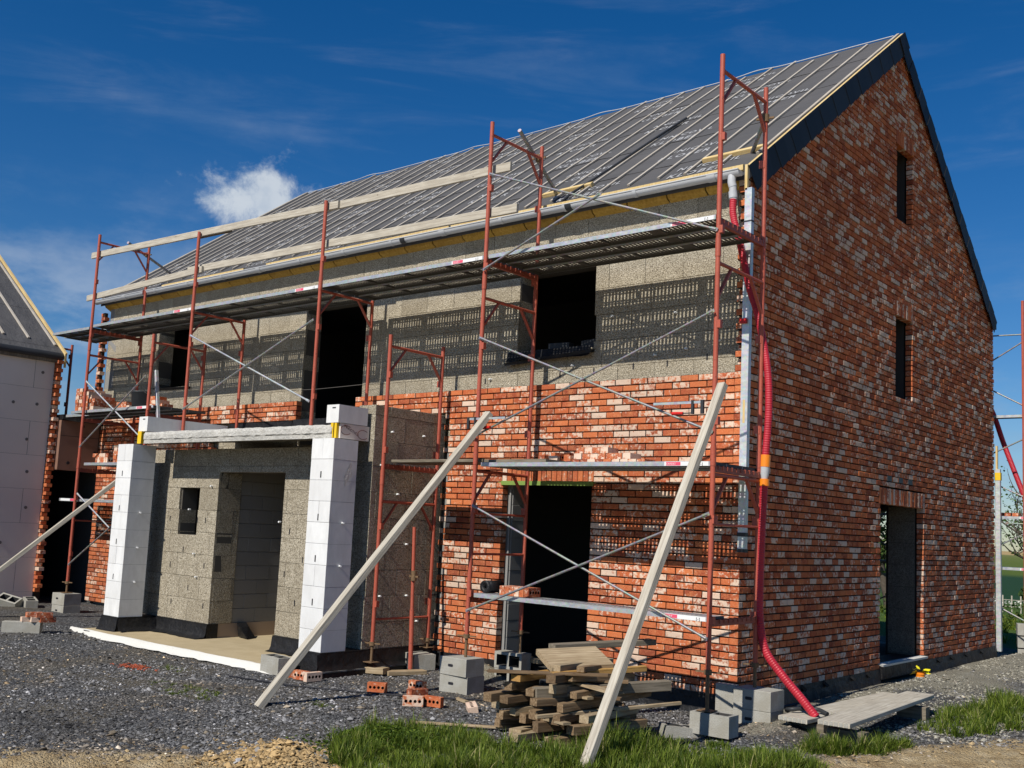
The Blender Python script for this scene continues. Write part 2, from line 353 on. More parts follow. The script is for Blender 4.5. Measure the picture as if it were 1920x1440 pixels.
# ---------------------------------------------------------------- masonry
BP = 0.0741          # brick course height
def unit(mb, O, u, n, u0, u1, z0, z1, depth, rnd, bev=0.004, jit=0.0, m=0, out=0.0, hole=False):
    O = Vector(O); u = Vector(u); n = Vector(n); j = lambda: random.uniform(-jit, jit)
    f = out + j()
    def P(a, z, d): return O + u*a + n*d + Vector((0,0,z))
    b = bev
    q = [(u0+j()*.4,z0+j()*.3),(u1+j()*.4,z0+j()*.3),(u1+j()*.4,z1+j()*.3),(u0+j()*.4,z1+j()*.3)]
    c = ((u0+u1)/2, (z0+z1)/2)
    rb = lambda: b*random.uniform(0.5, 2.0) if jit > 0.002 else b
    ins = [(a+(rb() if a < c[0] else -rb()), z+(rb() if z < c[1] else -rb())) for a, z in q]
    tilt = [j()*.6 for _ in range(4)]
    vs = [P(a,z,-depth) for a,z in q] + [P(a,z,f-b*0.8+tl) for (a,z),tl in zip(q,tilt)] + [P(a,z,f+tl) for (a,z),tl in zip(ins,tilt)]
    fs = [(3,2,1,0),(8,9,10,11)]
    for i in range(4):
        k = (i+1)%4
        fs += [(i,k,4+k,4+i),(4+i,4+k,8+k,8+i)]
    mb.add(vs, fs, m, rnd)
def brnd():
    w = random.random()
    return (random.random(), 0.95 if w < 0.07 else (random.uniform(0.5,0.82) if w < 0.33 else random.uniform(0.0,0.52)), random.random())
def masonry(mb, O, u, n, ks, spans, L=0.2155, CH=BP, JT=0.0135, PJ=0.0095, depth=0.1, jit=0.003, bev=0.004, rfun=brnd, mortar=True, bond=0.5, joff=0.020, drift=0.0, tooth=None):
    """ks: courses; spans(k)->[(u0,u1)] ; brick pattern clipped to the spans"""
    for k in ks:
        z0, z1 = k*CH, (k+1)*CH - JT
        ph = (L*bond if k % 2 else 0.0) + random.uniform(-drift, drift)
        for (a, b) in spans(k):
            if b - a < 0.02: continue
            if mortar:
                O2 = Vector(O); uu = Vector(u); nn = Vector(n)
                pts = []
                for zz in (z0-0.004, z1+0.006):
                    for (ua, d) in ((a+0.004,-joff),(b-0.004,-joff),(b-0.004,-depth+0.004),(a+0.004,-depth+0.004)):
                        pts.append(O2+uu*ua+nn*d+Vector((0,0,zz)))
                mb.hexa(pts, 1)
            i = math.floor((a-ph)/L); lead = False
            while True:
                s0 = ph + i*L; s1 = s0 + L - PJ
                i += 1
                if s0 >= b - 0.015: break
                x0 = max(s0, a); x1 = min(s1, b)
                if x1 - a < 0.055: lead = True; continue
                if lead: x0 = a; lead = False
                if b - x1 < 0.06: x1 = b
                e = random.uniform(-0.003, 0.003)
                unit(mb, O, u, n, x0+max(e,0), x1+min(e,0) if x1 < b else x1, z0, z1, depth, rfun(), bev, jit)
                if x1 >= b: break
def cutspans(a, b, holes, z):
    """spans of [a,b] minus holes (u0,u1,z0,z1) active at height z"""
    sp = [(a, b)]
    for (h0, h1, g0, g1) in holes:
        if not (g0 <= z < g1): continue
        out = []
        for s0, s1 in sp:
            if h1 <= s0 or h0 >= s1: out.append((s0, s1)); continue
            if h0 > s0: out.append((s0, h0))
            if h1 < s1: out.append((h1, s1))
        sp = out
    return sp
def soldiers(mb, O, u, n, u0, u1, z0, z1, w=0.066, gap=0.009, depth=0.1, out=0.0):
    k = max(1, round((u1-u0)/(w+gap))); p = (u1-u0)/k
    for i in range(k):
        unit(mb, O, u, n, u0+i*p+gap/2, u0+(i+1)*p-gap/2, z0, z1-0.008, depth, brnd(), 0.004, 0.002, out=out)
    O = Vector(O); u = Vector(u); n = Vector(n); pts = []
    for zz in (z0+0.004, z1):
        for (ua, d) in ((u0+.004,-.013),(u1-.004,-.013),(u1-.004,-depth+.004),(u0+.004,-depth+.004)): pts.append(O+u*ua+n*d+Vector((0,0,zz)))
    mb.hexa(pts, 1)
def wallmesh(mb, O, u, n, a, b, z0, z1, holes, depth, m=0):
    """solid wall with rectangular holes, front face on plane O, thickness depth behind it"""
    us = sorted({a, b, *[h[0] for h in holes], *[h[1] for h in holes]}); us = [x for x in us if a <= x <= b]
    zs = sorted({z0, z1, *[h[2] for h in holes], *[h[3] for h in holes]}); zs = [x for x in zs if z0 <= x <= z1]
    O = Vector(O); u = Vector(u); n = Vector(n)
    solid = lambda i, j: 0 <= i < len(us)-1 and 0 <= j < len(zs)-1 and not any(h[0] <= (us[i]+us[i+1])/2 <= h[1] and h[2] <= (zs[j]+zs[j+1])/2 <= h[3] for h in holes)
    P = lambda x, z, d: O + u*x - n*d + Vector((0,0,z))
    for i in range(len(us)-1):
        for j in range(len(zs)-1):
            if not solid(i, j): continue
            x0, x1, y0, y1 = us[i], us[i+1], zs[j], zs[j+1]
            mb.add([P(x0,y0,0),P(x1,y0,0),P(x1,y1,0),P(x0,y1,0)], [(0,1,2,3)], m)
            mb.add([P(x0,y0,depth),P(x1,y0,depth),P(x1,y1,depth),P(x0,y1,depth)], [(3,2,1,0)], m)
            if not solid(i-1, j): mb.add([P(x0,y0,0),P(x0,y1,0),P(x0,y1,depth),P(x0,y0,depth)], [(0,1,2,3)], m)
            if not solid(i+1, j): mb.add([P(x1,y0,0),P(x1,y1,0),P(x1,y1,depth),P(x1,y0,depth)], [(3,2,1,0)], m)
            if not solid(i, j-1): mb.add([P(x0,y0,0),P(x1,y0,0),P(x1,y0,depth),P(x0,y0,depth)], [(3,2,1,0)], m)
            if not solid(i, j+1): mb.add([P(x0,y1,0),P(x1,y1,0),P(x1,y1,depth),P(x0,y1,depth)], [(0,1,2,3)], m)
X, Y, Z = Vector((1,0,0)), Vector((0,1,0)), Vector((0,0,1))
grnd = lambda: (random.random(), random.random(), random.random())
# ---------------------------------------------------------------- main house
LX = -13.3; RIDGE = (4.56, 8.80); EAVE = (-0.03, 5.44)
SL = (RIDGE[1]-EAVE[1])/(RIDGE[0]-EAVE[0])
def roofz(y): return EAVE[1] + SL*(y-EAVE[0]) if y <= RIDGE[0] else RIDGE[1] - SL*(y-RIDGE[0])
house = thing('brick_house', 'unfinished two storey house with orange brick facing, bare block upper wall and grey underlay roof', 'house')
# gable brickwork (faces +x), plane x = 0
D1 = (3.87, 5.54, -0.5, 2.06); W2 = (4.40, 5.06, 3.56, 4.69); W1 = (4.42, 5.07, 6.10, 7.15)
gh = [D1, (3.82, 5.59, 2.04, 2.28), W2, (4.37,5.09,4.66,4.90), W1, (4.39,5.10,7.13,7.36)]
def gsp(k):
    z = k*BP + BP/2
    if z > 8.6: return []
    lo, hi = 0.0, 9.08
    if z > 5.2:
        lo = max(lo, EAVE[0] + (z-EAVE[1]+0.10)/SL); hi = min(hi, 2*RIDGE[0]-EAVE[0] - (z-EAVE[1]+0.10)/SL)
    elif z > 3.26 and k % 2: lo = 0.055
    if z < 5.0: hi += 0.02*((k % 3) - 1)
    return cutspans(lo, hi, gh, z)
mb = MB()
masonry(mb, (0,0,0), Y, X, range(-2, 116), gsp, L=0.173, depth=0.098, drift=0.02)
for (a, b, z0, z1) in ((3.82,5.59,2.06,2.28),(4.37,5.09,4.69,4.90),(4.39,5.10,7.15,7.36)):
    soldiers(mb, (0,0,0), Y, X, a, b, z0, z1, out=0.001)
mb.build('gable_brickwork', [M['brick'], M['joint']], house)
mb = MB()      # three dark packing blocks over the side door
for y in (4.10, 4.52, 4.90): mb.box((-0.05,y,2.37),(0.006,y+0.16,2.44))
mb.build('lintel_packer', M['darkgrey'], house)
# front brickwork (faces -y), plane y = 0 ; u runs along -x from the corner
DR = (1.88, 3.22, -0.5, 2.08)
def tooth(k, r=0.11):
    return [0.0, r, 0.03, r*0.9][k % 4]
def fsp(k):
    z = k*BP + BP/2
    lo = 0.102
    out = []
    hi = 4.16 + tooth(k) if z < 2.95 else 6.04
    for s in cutspans(lo, hi, [DR, (1.86,3.24,2.06,2.29)], z): out.append(s)
    return out
mb = MB()
O0 = (0,0,0); NX = -X
masonry(mb, O0, NX, -Y, range(-2, 44), fsp)
# corner returns: the gable's end bricks seen on the front plane
for k in range(-2, 44):
    r = brnd(); unit(mb, O0, NX, -Y, 0.0 if k % 2 == 0 else 0.0, 0.098, k*BP, (k+1)*BP-0.010, 0.0005, r, 0.003, 0.001, out=0.0035)
soldiers(mb, O0, NX, -Y, 1.86, 3.24, 2.08, 2.29)
mb.build('front_brickwork', [M['brick'], M['joint']], house)
mb = MB(); mb.box((-3.30,0.006,2.045),(-1.84,0.10,2.088)); mb.box((-3.24,-0.012,2.035),(-1.86,0.0,2.085)); mb.build('door_lintel', M['green'], house)
def msp(k):
    z = k*BP + BP/2
    if z > 2.95: return [(7.36, 13.06-0.05*(k % 2))]
    return [(9.45 + tooth(k, 0.12), 13.07)] if z > 0 else [(9.45, 13.07)]
mb = MB(); masonry(mb, O0, NX, -Y, range(-2, 44), msp); mb.build('rear_bay_brickwork', [M['brick'], M['joint']], house)
mb = MB()      # toothed brick ends standing up the two upper corners
for k in range(44, 70):
    e = 0.05 if k % 2 else 0.13
    unit(mb, O0, NX, -Y, 13.42-e, 13.42, k*BP, (k+1)*BP-.010, 0.098, brnd(), 0.004, 0.004)
mb.box((-13.41,0.03,3.26),(-13.34,0.09,5.19),1); mb.build('brick_toothing', [M['brick'], M['joint']], house)
# rough block walls: front upper wall y = 0.12
BH = 0.3125
holes = [(6.05,7.42,2.6,4.70),(2.02,3.19,3.68,4.70),(10.53,11.53,3.66,4.78),(1.90,3.16,-0.5,2.06),(4.75,9.0,-0.5,2.5)]
def chipr(): return (random.random()**2, random.random(), random.random())
def chipwall(mb, O, u, n, a, b, z0, z1, hl, depth, L=0.5, CH=BH, JT=0.004, body=0.30):
    rc = min(0.035, body*0.4); wallmesh(mb, Vector(O)-Vector(n)*rc, u, n, a+0.002, b-0.002, z0, z1-0.002, hl, body-rc, 1)
    k0 = math.floor(z0/CH); k1 = math.ceil(z1/CH)
    zc = [k*CH for k in range(k0, k1+1)]
    ed = sorted({*[h[2] for h in hl], *[h[3] for h in hl]})
    for k in range(k0, k1):
        parts = [max(k*CH, z0), min((k+1)*CH, z1)]
        parts += [e for e in ed if parts[0]+0.01 < e < parts[1]-0.01]; parts = sorted(set(parts))
        ph = (k % 3)*L/3 + (k % 2)*0.07
        for p0, p1 in zip(parts[:-1], parts[1:]):
            for (s0, s1) in cutspans(a, b, hl, (p0+p1)/2):
                i = math.floor((s0-ph)/L)
                while True:
                    x0 = max(ph+i*L, s0); x1 = min(ph+(i+1)*L-JT, s1); i += 1
                    if x0 >= s1-0.01: break
                    if x1-x0 < 0.03: continue
                    random.seed(k*977+i*31+int(s0*7))
                    e0 = x0 <= s0+1e-4; e1 = x1 >= s1-1e-4
                    unit(mb, O, u, n, x0, x1, p0, p1-(JT if p1 == (k+1)*CH or abs(p1-(k+1)*CH) < 1e-6 else 0), 0.05 if not (e0 or e1) else depth, chipr(), 0.003, 0.0016, m=0)
mb = MB()
chipwall(mb, (0,0.12,0), NX, -Y, 0.10, 13.3, 2.5, 5.30, holes, 0.30)
mb.build('upper_block_wall', [M['chip'], M['chipjoint']], house)
mb = MB()
wallmesh(mb, (0,0.12,0), NX, -Y, 0.10, 13.3, -0.3, 2.498, [(1.90,3.16,-0.5,2.06),(4.75,9.0,-0.2,2.4)], 0.30, 0)
mb.build('lower_block_wall', [M['greyblock']], house)
# jamb lining blocks at the ground floor door, seen in shade
mb = MB()
for k in range(-1, 10):
    unit(mb, (-3.16,0.42,0), -Y, X, 0.0, 0.30, k*0.2, (k+1)*0.2-0.005, 0.02, grnd(), 0.003, 0.001, out=0.012)
    unit(mb, (-3.16,0.42,0), -Y, X, 0.30, 0.33, k*0.2, (k+1)*0.2-0.005, 0.02, grnd(), 0.003, 0.001, out=0.0)
mb.build('door_jamb', [M['greyblock']], house)
# gable inner leaf with openings, other outer walls, floor, ceiling
mb = MB()
gi = [(3.87,5.56,-0.2,2.1), (4.38,5.08,3.5,4.72), (4.40,5.09,6.05,7.2)]
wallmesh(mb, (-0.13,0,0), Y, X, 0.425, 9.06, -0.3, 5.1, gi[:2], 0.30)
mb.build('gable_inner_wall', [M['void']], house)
mb = MB()
P5 = [(-0.13,y,z) for y, z in ((0.42,5.12),(9.0,5.12),(4.56,8.45))]
# gable triangle above the ceiling, split round the loft window
def gtri(x):
    return [(x,0.42,5.12),(x,4.40,5.12),(x,4.40,8.35),(x,5.09,5.12),(x,9.0,5.12),(x,5.09,8.05),(x,4.40,6.05),(x,5.09,6.05),(x,4.40,7.2),(x,5.09,7.2),(x,4.56,8.45),(x,5.09,8.05)]
for x in (-0.13,-0.43):
    mb.add(gtri(x), [(0,1,2),(3,4,5),(1,3,7,6),(8,9,11,10,2)])
for (y0,z0),(y1,z1) in (((4.40,6.05),(5.09,6.05)),((5.09,6.05),(5.09,7.2)),((5.09,7.2),(4.40,7.2)),((4.40,7.2),(4.40,6.05))):
    mb.add([(-0.13,y0,z0),(-0.13,y1,z1),(-0.43,y1,z1),(-0.43,y0,z0)], [(0,1,2,3)])
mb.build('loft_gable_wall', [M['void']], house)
mb = MB()
wallmesh(mb, (0,9.06,0), NX, Y, 0.10, 13.3, -0.3, 5.3, [(1.62,3.2,-0.2,2.12),(6.0,7.4,3.5,4.7)], 0.35)
wallmesh(mb, (-13.3,0.12,0), Y, -X, 0.0, 8.94, -0.3, 5.3, [], 0.30)
mb.build('outer_block_wall', [M['greyblock']], house)
mb = MB()
mb.box((-13.0,0.42,2.42),(-0.43,8.7,2.64)); mb.box((-13.0,0.42,-0.34),(-0.43,8.7,-0.20)); mb.box((-13.0,0.42,5.02),(-0.43,8.7,5.12))
mb.box((-0.56,5.60,-0.2),(-0.43,5.80,2.42)); mb.box((-4.2,0.42,-0.2),(-4.0,8.7,2.42)); mb.box((-9.0,3.2,-0.2),(-5.0,3.4,2.42))
mb.box((-13.0,2.9,2.64),(-0.43,3.1,5.02))
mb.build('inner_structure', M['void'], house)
mb = MB(); chipwall(mb, (-0.13,5.54,0), -X, -Y, 0.0, 0.38, -0.02, 2.08, [], 0.03, L=0.4, body=0.018); mb.build('side_door_jamb', [M['jambblock'], M['void']], house)
mb = MB(); mb.box((-0.42,3.87,-0.20),(0.035,5.56,-0.02)); sill = mb.build('door_threshold', M['black'], house)
mb = MB(); mb.hexa([(-0.06,3.88,-0.017),(0.05,3.86,-0.04),(0.05,5.57,-0.04),(-0.06,5.55,-0.017),(-0.06,3.88,-0.008),(0.055,3.86,-0.012),(0.055,5.57,-0.012),(-0.06,5.55,-0.008)]); mb.build('threshold_foil', M['whitefoil'], house)
# damp-proof membrane round the foot
mb = MB(); random.seed(5)
def skirt(mb, p0, p1, n, z1, z0, flare=0.06, step=0.12, wob=0.02):
    p0 = Vector(p0); p1 = Vector(p1); n = Vector(n); L = (p1-p0).length; k = max(2, int(L/step)); vs = []
    for i in range(k+1):
        b = p0 + (p1-p0)*(i/k); w = random.uniform(-wob, wob)
        vs += [b+Z*z1+n*0.004, b+Z*(z1*0.35+z0*0.65)+n*(0.012+abs(w)*0.5), b+Z*(z0+0.02)+n*(0.03+abs(w)), b+Z*(z0+0.004+abs(w)*0.3)+n*(flare+w)]
    fs = [(i*4+j, (i+1)*4+j, (i+1)*4+j+1, i*4+j+1) for i in range(k) for j in range(3)]
    s = mb.smooth; mb.smooth = True; mb.add(vs, fs); mb.smooth = s
skirt(mb, (0.006,-0.02,0), (0.006,3.86,0), X, -0.07, -0.36, 0.10)
skirt(mb, (0.006,5.57,0), (0.006,9.1,0), X, -0.07, -0.36, 0.10)
skirt(mb, (0.0,-0.006,0), (-4.2,-0.006,0), -Y, -0.07, -0.36, 0.06)
for i in range(9):
    y = [0.25,1.5,2.1,2.9,3.4,6.1,6.7,7.4,8.2][i]; mb.beam((0.0,y,-0.08),(0.045,y+0.04,-0.13),0.05,0.03)
mb.tube([(0.03,0.3,-0.16),(0.05,0.3,-0.03)], 0.028, 8)
mb.build('foundation_membrane', M['black'], house)
# roof
mb = MB(); x0, x1 = LX-0.12, 0.035
def ry(y, up=0.0): return (y - up*SL/math.hypot(1,SL), roofz(y) + up/math.hypot(1,SL))
y1 = RIDGE[0]
mb.hexa([(x0,EAVE[0],EAVE[1]-0.13),(x1,EAVE[0],EAVE[1]-0.13),(x1,y1,RIDGE[1]-0.13),(x0,y1,RIDGE[1]-0.13),(x0,EAVE[0],EAVE[1]),(x1,EAVE[0],EAVE[1]),(x1,y1,RIDGE[1]),(x0,y1,RIDGE[1])])
ye = 2*RIDGE[0]-EAVE[0]
mb.hexa([(x0,y1+.001,RIDGE[1]-0.13),(x1,y1+.001,RIDGE[1]-0.13),(x1,ye,EAVE[1]-0.13),(x0,ye,EAVE[1]-0.13),(x0,y1+.001,RIDGE[1]-.002),(x1,y1+.001,RIDGE[1]-.002),(x1,ye,EAVE[1]),(x0,ye,EAVE[1])])
mb.build('roof', M['underlay'], house)
# lap seams of the underlay, thin raised strips with a slight wave
mb = MB(); random.seed(9)
for r, yy in enumerate((0.62, 1.62, 2.62, 3.62)):
    k = 60; vs = []
    for i in range(k+1):
        x = x0 + (x1-x0)*i/k; w = random.uniform(-0.02,0.02); lift = 0.003+0.006*random.random()
        vs += [(x, *ry(yy+w, lift)), (x, *ry(yy+0.9, 0.0025))]
    mb.add(vs, [(2*i,2*i+2,2*i+3,2*i+1) for i in range(k)])
mb.build('underlay_lap', M['underlay'], house)
# battens running up the slope
bats = []; xb = -0.44
while xb > LX + 0.25:
    mb = MB(); mb.cr = grnd(); dx = random.uniform(-0.012,0.012)
    yb = 0.15 + random.uniform(-0.03,0.03); yt = RIDGE[0] - random.choice([0.22,0.12,0.02,-0.05])*1.0
    p0 = Vector((xb, *ry(yb, 0.017))); p1 = Vector((xb+dx, *ry(min(yt,RIDGE[0]-0.01), 0.017)))
    if yt > RIDGE[0]: p1 = p1 + (p1-p0).normalized()*0.07
    mb.beam(p0, p1, 0.034, 0.026, up=(0,-SL,1), bev=0.003)
    bats.append(mb.build('roof_batten', M['batten'], house)); xb -= 0.392 + random.uniform(-0.012,0.012)
for xx, w in ((-0.035,0.04),(LX-0.02,0.045),(LX-0.09,0.03)):
    mb = MB(); mb.cr = grnd(); mb.beam((xx,*ry(0.3 if xx > -1 else -0.02,0.02)), (xx,*ry(4.55,0.02)), w, 0.04, up=(0,-SL,1), bev=0.003); mb.build('verge_batten', M['batten'], house)
mb = MB(); mb.beam((0.018,*ry(-0.03,-0.005)),(0.018,*ry(4.56,-0.005)),0.034,0.05,up=(0,-SL,1)); mb.box((0.0,-0.065,5.18),(0.03,-0.03,5.46)); mb.build('verge_board', M['yellowwood'], house)
mb = MB(); mb.tube([(x, RIDGE[0]-0.02, RIDGE[1]+0.012+0.03*max(0,math.sin(x*2.1))**6) for x in np.arange(LX-0.1, 0.0, 0.1)], 0.008, 6); mb.build('ridge_strip', M['pvc'], house)
# slates along the verges of the gable
mb = MB(); random.seed(3)
nx_, n_ = 0.05, 24
cs = 1/math.hypot(1,SL); sn = SL*cs
for side in (0, 1):
    Ls = (RIDGE[0]-EAVE[0]+0.02)/cs; st = Ls/n_
    for i in range(n_):
        s0 = i*st - 0.02; s1 = (i+1)*st + 0.012; cc = grnd()
        def pt(s, d):
            y = EAVE[0]-0.01 + s*cs + d*sn; z = EAVE[1] + 0.015 + s*sn - d*cs
            if y > RIDGE[0]: z -= (y-RIDGE[0])*0.0; y = RIDGE[0]
            return (y if side == 0 else 2*RIDGE[0]-y, z)
        ox = 0.040 + 0.006*(i % 2) + (0.012 if i == n_-1 else 0)
        a, b, c, d = pt(s0,0), pt(s1,0), pt(s1,0.27), pt(s0+0.03,0.29)
        if i == n_-1: c = (RIDGE[0]+(-0.0 if side == 0 else 0.0), RIDGE[1]-0.34)
        mb.add([(ox,*a),(ox,*b),(ox+0.006,*c),(ox+0.006,*d),(ox-0.006,*a),(ox-0.006,*b),(ox,*c),(ox,*d)],
               [(0,1,2,3),(7,6,5,4),(0,4,5,1),(1,5,6,2),(2,6,7,3),(3,7,4,0)], rnd=cc)
mb.build('slate_verge', M['slate'], house)
# eaves: ochre boards, fascia batten, gutter and brackets
mb = MB(); random.seed(4); x = -0.03
while x > LX-0.05:
    xn = max(x-0.52-random.uniform(-.03,.03), LX-0.1); mb.cr = grnd(); mb.hexa([(xn+0.012,0.05,5.30),(x-0.006,0.05,5.30),(x-0.006,0.16,5.24),(xn+0.012,0.16,5.24),(xn+0.012,0.0,5.40),(x-0.006,0.0,5.40),(x-0.006,0.2,5.40),(xn+0.012,0.2,5.40)]); x = xn
mb.build('eaves_board', M['ochre'], house)
mb = MB()
for (a, b, c) in ((-0.03,-4.3,.1),(-4.34,-8.3,.9),(-8.9,-11.3,.4)): mb.cr = (c*0.4,0,0); mb.hexa([(b,-0.052,5.415),(a,-0.052,5.415),(a,-0.028,5.40),(b,-0.028,5.40),(b,-0.055,5.472),(a,-0.055,5.472),(a,-0.02,5.485),(b,-0.02,5.485)])
mb.build('fascia_batten', M['yellowwood'], house)
gut = None
mb = MB(); mb.smooth = True; xs = [-0.02, LX-0.12]; GR = 0.062; gy, gz = -0.118, 5.385
vs = []; k = 12
for x in xs:
    for j in range(k+1):
        an = math.pi + math.pi*j/k
        vs.append((x, gy+GR*math.cos(an), gz+GR*math.sin(an)))
for x in xs:
    for j in range(k+1):
        an = math.pi + math.pi*j/k
        vs.append((x, gy+(GR-.004)*math.cos(an), gz+(GR-.004)*math.sin(an)))
n = k+1
fs = [(j,j+1,n+j+1,n+j) for j in range(k)] + [(2*n+j,3*n+j,3*n+j+1,2*n+j+1) for j in range(k)] + [(0,n,3*n,2*n),(k,2*n+k,3*n+k,n+k)]
mb.add(vs, fs)
mb.tube([(LX-0.12,gy-GR,gz),(-0.02,gy-GR,gz)], 0.009, 8)
mb.add([(-0.02,gy+GR*math.cos(math.pi+math.pi*j/k),gz+GR*math.sin(math.pi+math.pi*j/k)) for j in range(k+1)], [tuple(range(k+1))])
mb.add([(LX-0.12,gy+GR*math.cos(math.pi+math.pi*j/k),gz+GR*math.sin(math.pi+math.pi*j/k)) for j in range(k+1)], [tuple(range(k,-1,-1))])
gut = mb.build('gutter', M['pvc'], house)
for x in np.arange(-0.3, LX, -1.0):
    mb = MB(); mb.smooth = True; w = 0.05 if int(round(-x)) % 4 else 0.10
    vs = [(xx, gy+(GR+.006)*math.cos(math.pi+math.pi*j/k), gz+(GR+.006)*math.sin(math.pi+math.pi*j/k)) for xx in (x,x-w) for j in range(k+1)]
    mb.add(vs, [(j,j+1,n+j+1,n+j) for j in range(k)]); mb.build('gutter_joint', M['pvc'], gut)
for x in (-2.22, -5.05):
    mb = MB(); mb.smooth = True
    vs = [(xx, gy+(GR+.008)*math.cos(math.pi+math.pi*j/k), gz+(GR+.008)*math.sin(math.pi+math.pi*j/k)) for xx in (x,x-0.09) for j in range(k+1)]
    mb.add(vs, [(j,j+1,n+j+1,n+j) for j in range(k)]); mb.build('gutter_union', M['darkgrey'], gut)
mb = MB(); mb.tube([(-0.12,gy-0.005,5.345),(-0.12,gy-0.01,5.27),(-0.11,gy+0.0,5.22)], 0.044, 14); mb.tube([(-0.11,gy,5.225),(-0.105,gy+0.01,5.08)], [0.040,0.040], 14); mb.tube([(-0.11,gy,5.17),(-0.106,gy+0.008,5.10)],0.046,14)
mb.build('gutter_outlet', M['pvc'], gut)
# printed lettering on the underlay
def text_verts(txt, size, bold=0.0):
    cu = bpy.data.curves.new('t', 'FONT'); cu.body = txt; cu.size = size; cu.offset = bold; cu.resolution_u = 2; cu.space_character = 1.25
    o = bpy.data.objects.new('t', cu); S.collection.objects.link(o); bpy.context.view_layer.update()
    me = bpy.data.meshes.new_from_object(o.evaluated_get(bpy.context.evaluated_depsgraph_get()))
    vs = [v.co.copy() for v in me.vertices]; fs = [tuple(p.vertices) for p in me.polygons]
    bpy.data.objects.remove(o); bpy.data.curves.remove(cu); bpy.data.meshes.remove(me); return vs, fs
t1 = text_verts('NNICOVIL', 0.145, 0.004); t2 = text_verts('KLOBER', 0.17, 0.004)
up = Vector((0, cs, sn)); nrm = Vector((0, -sn, cs))
prs = [None, None]; r = 0
for yy in np.arange(0.12, 4.3, 0.78):
    xx = -0.15 - (r*0.62) % 1.6
    while xx > LX + 0.9:
        for q, ((vs, fs), dz, dx) in enumerate(((t2,0.0,0.0),(t1,0.25,0.02))):
            if prs[q] is None:
                mb = MB(); mb.add([X*(v.x+dx) + up*(v.y*1.1) for v in vs], fs); o = prs[q] = mb.build('underlay_lettering', M['print'], house)
            else: o = prs[q].copy(); S.collection.objects.link(o)
            o.location = Vector((xx-0.95, yy, roofz(yy))) + up*dz + nrm*0.0085
        xx -= 1.6
    r += 1

# ---------------------------------------------------------------- porch (part of the house)
mb = MB()
ph = [(7.45,7.46,-1,-1)]
FO = (0,-1.18,0)
chipwall(mb, FO, NX, -Y, 4.30, 9.30, 0.0, 2.43, [(5.97,7.45,-0.5,2.1),(7.91,8.38,1.20,1.87)], 0.28, L=0.5, body=0.28)
mb.build('porch_front_wall', [M['chip'], M['chipjoint']], house)
mb = MB()
chipwall(mb, (-4.30,0,0), Y, X, -1.18, 0.06, 0.0, 2.93, [], 0.30, L=0.5)
mb.build('porch_side_wall', [M['chip'], M['chipjoint']], house)
mb = MB()
chipwall(mb, (-4.30,-1.18,0), NX, -Y, 0.001, 0.30, 2.44, 2.93, [], 0.05, body=0.25)
mb.build('side_wall_end', [M['chip'], M['chipjoint']], house)
mb = MB(); wallmesh(mb, (-9.0,0,0), Y, X, -0.9, 0.1, -0.2, 2.43, [], 0.30); mb.build('porch_left_wall', [M['chip']], house)
mb = MB()       # hall side wall: rough return then grey blocks
chipwall(mb, (-7.45,0,0), Y, X, -1.14, -0.80, 0.0, 2.1, [], 0.04, L=0.34, body=0.28)
mb.build('hall_wall_return', [M['chip'], M['chipjoint']], house)
mb = MB()
masonry(mb, (-7.47,0,0), Y, X, range(0, 11), lambda k: [(-0.80, 2.4)], L=0.4, CH=0.2, JT=0.004, PJ=0.004, depth=0.2, jit=0.001, rfun=grnd, joff=0.006)
mb.build('hall_wall', [M['greyblock'], M['aacjoint']], house)
mb = MB(); mb.box((-7.68,-1.10,-0.2),(-7.462,2.4,-0.004)); mb.build('hall_wall_base', M['beige'], house)
for (a, b) in ((-4.70,-4.30),(-9.13,-8.72)):
    mb = MB(); random.seed(int(a*10))
    k = 0
    for i in range(10):
        z0, z1 = i*0.2465, (i+1)*0.2465-0.003
        for (u0, u1) in (((a, b),) if i % 3 else ((a, a+0.2), (a+0.202, b))):
            unit(mb, (0,-1.80,0), X, -Y, u0, u1, z0, z1, 0.37, (random.random()**2,0,0), 0.003, 0.0012)
    mb.box((a+0.006,-1.794,0.0),(b-0.006,-1.436,2.46), 1)
    col = mb.build('porch_column', [M['aac'], M['aacjoint']], house)
    if a > -5:
        mb = MB(); mb.add([(b+0.0025,-1.62,2.02),(b+0.0025,-1.52,2.22),(b+0.0025,-1.50,2.05),(b+0.0025,-1.56,1.98),(b+0.0025,-1.60,1.90)],[(0,1,2,3,4)]); mb.build('chipped_patch', M['whitefoil'], col)
# slab with ragged cast edge
mb = MB(); random.seed(8)
k = 60; vs = []
for i in range(k+1):
    x = -8.62 + (8.62-4.47)*i/k; w = lambda s: random.uniform(-s, s)
    vs += [(x,-1.70+w(.002),2.475),(x,-1.70+w(.002),2.525+w(.004)),(x,-1.712+w(.008),2.54+w(.006)),(x,-1.705+w(.008),2.60+w(.006)),(x,-1.68+w(.01),2.64+w(.006)),(x,-0.02,2.645+w(.003))]
mb.add(vs, [(i*6+j,(i+1)*6+j,(i+1)*6+j+1,i*6+j+1) for i in range(k) for j in range(5)] + [(0,5,4,3,2,1),tuple(k*6+j for j in range(6)),(0,k*6,k*6+5,5)])
slab = mb.build('porch_slab', M['concrete'], house)
mb = MB(); 
def aacbeam(name, a, b, y0, y1, z0, z1):
    mb = MB(); mb.box((a,y0,z0),(b,y1,z1), rnd=(0.3,0,0)); mb.box((a+0.10,y0-0.002,z1-0.045),(a+0.16,y0,z1-0.03), 1); return mb.build(name, [M['aac'], M['ink']], house)
aacbeam('edge_beam', -4.59, -4.37, -1.70, -1.24, 2.66, 2.875)
aacbeam('edge_beam', -8.86, -8.63, -1.66, -0.30, 2.66, 2.875)
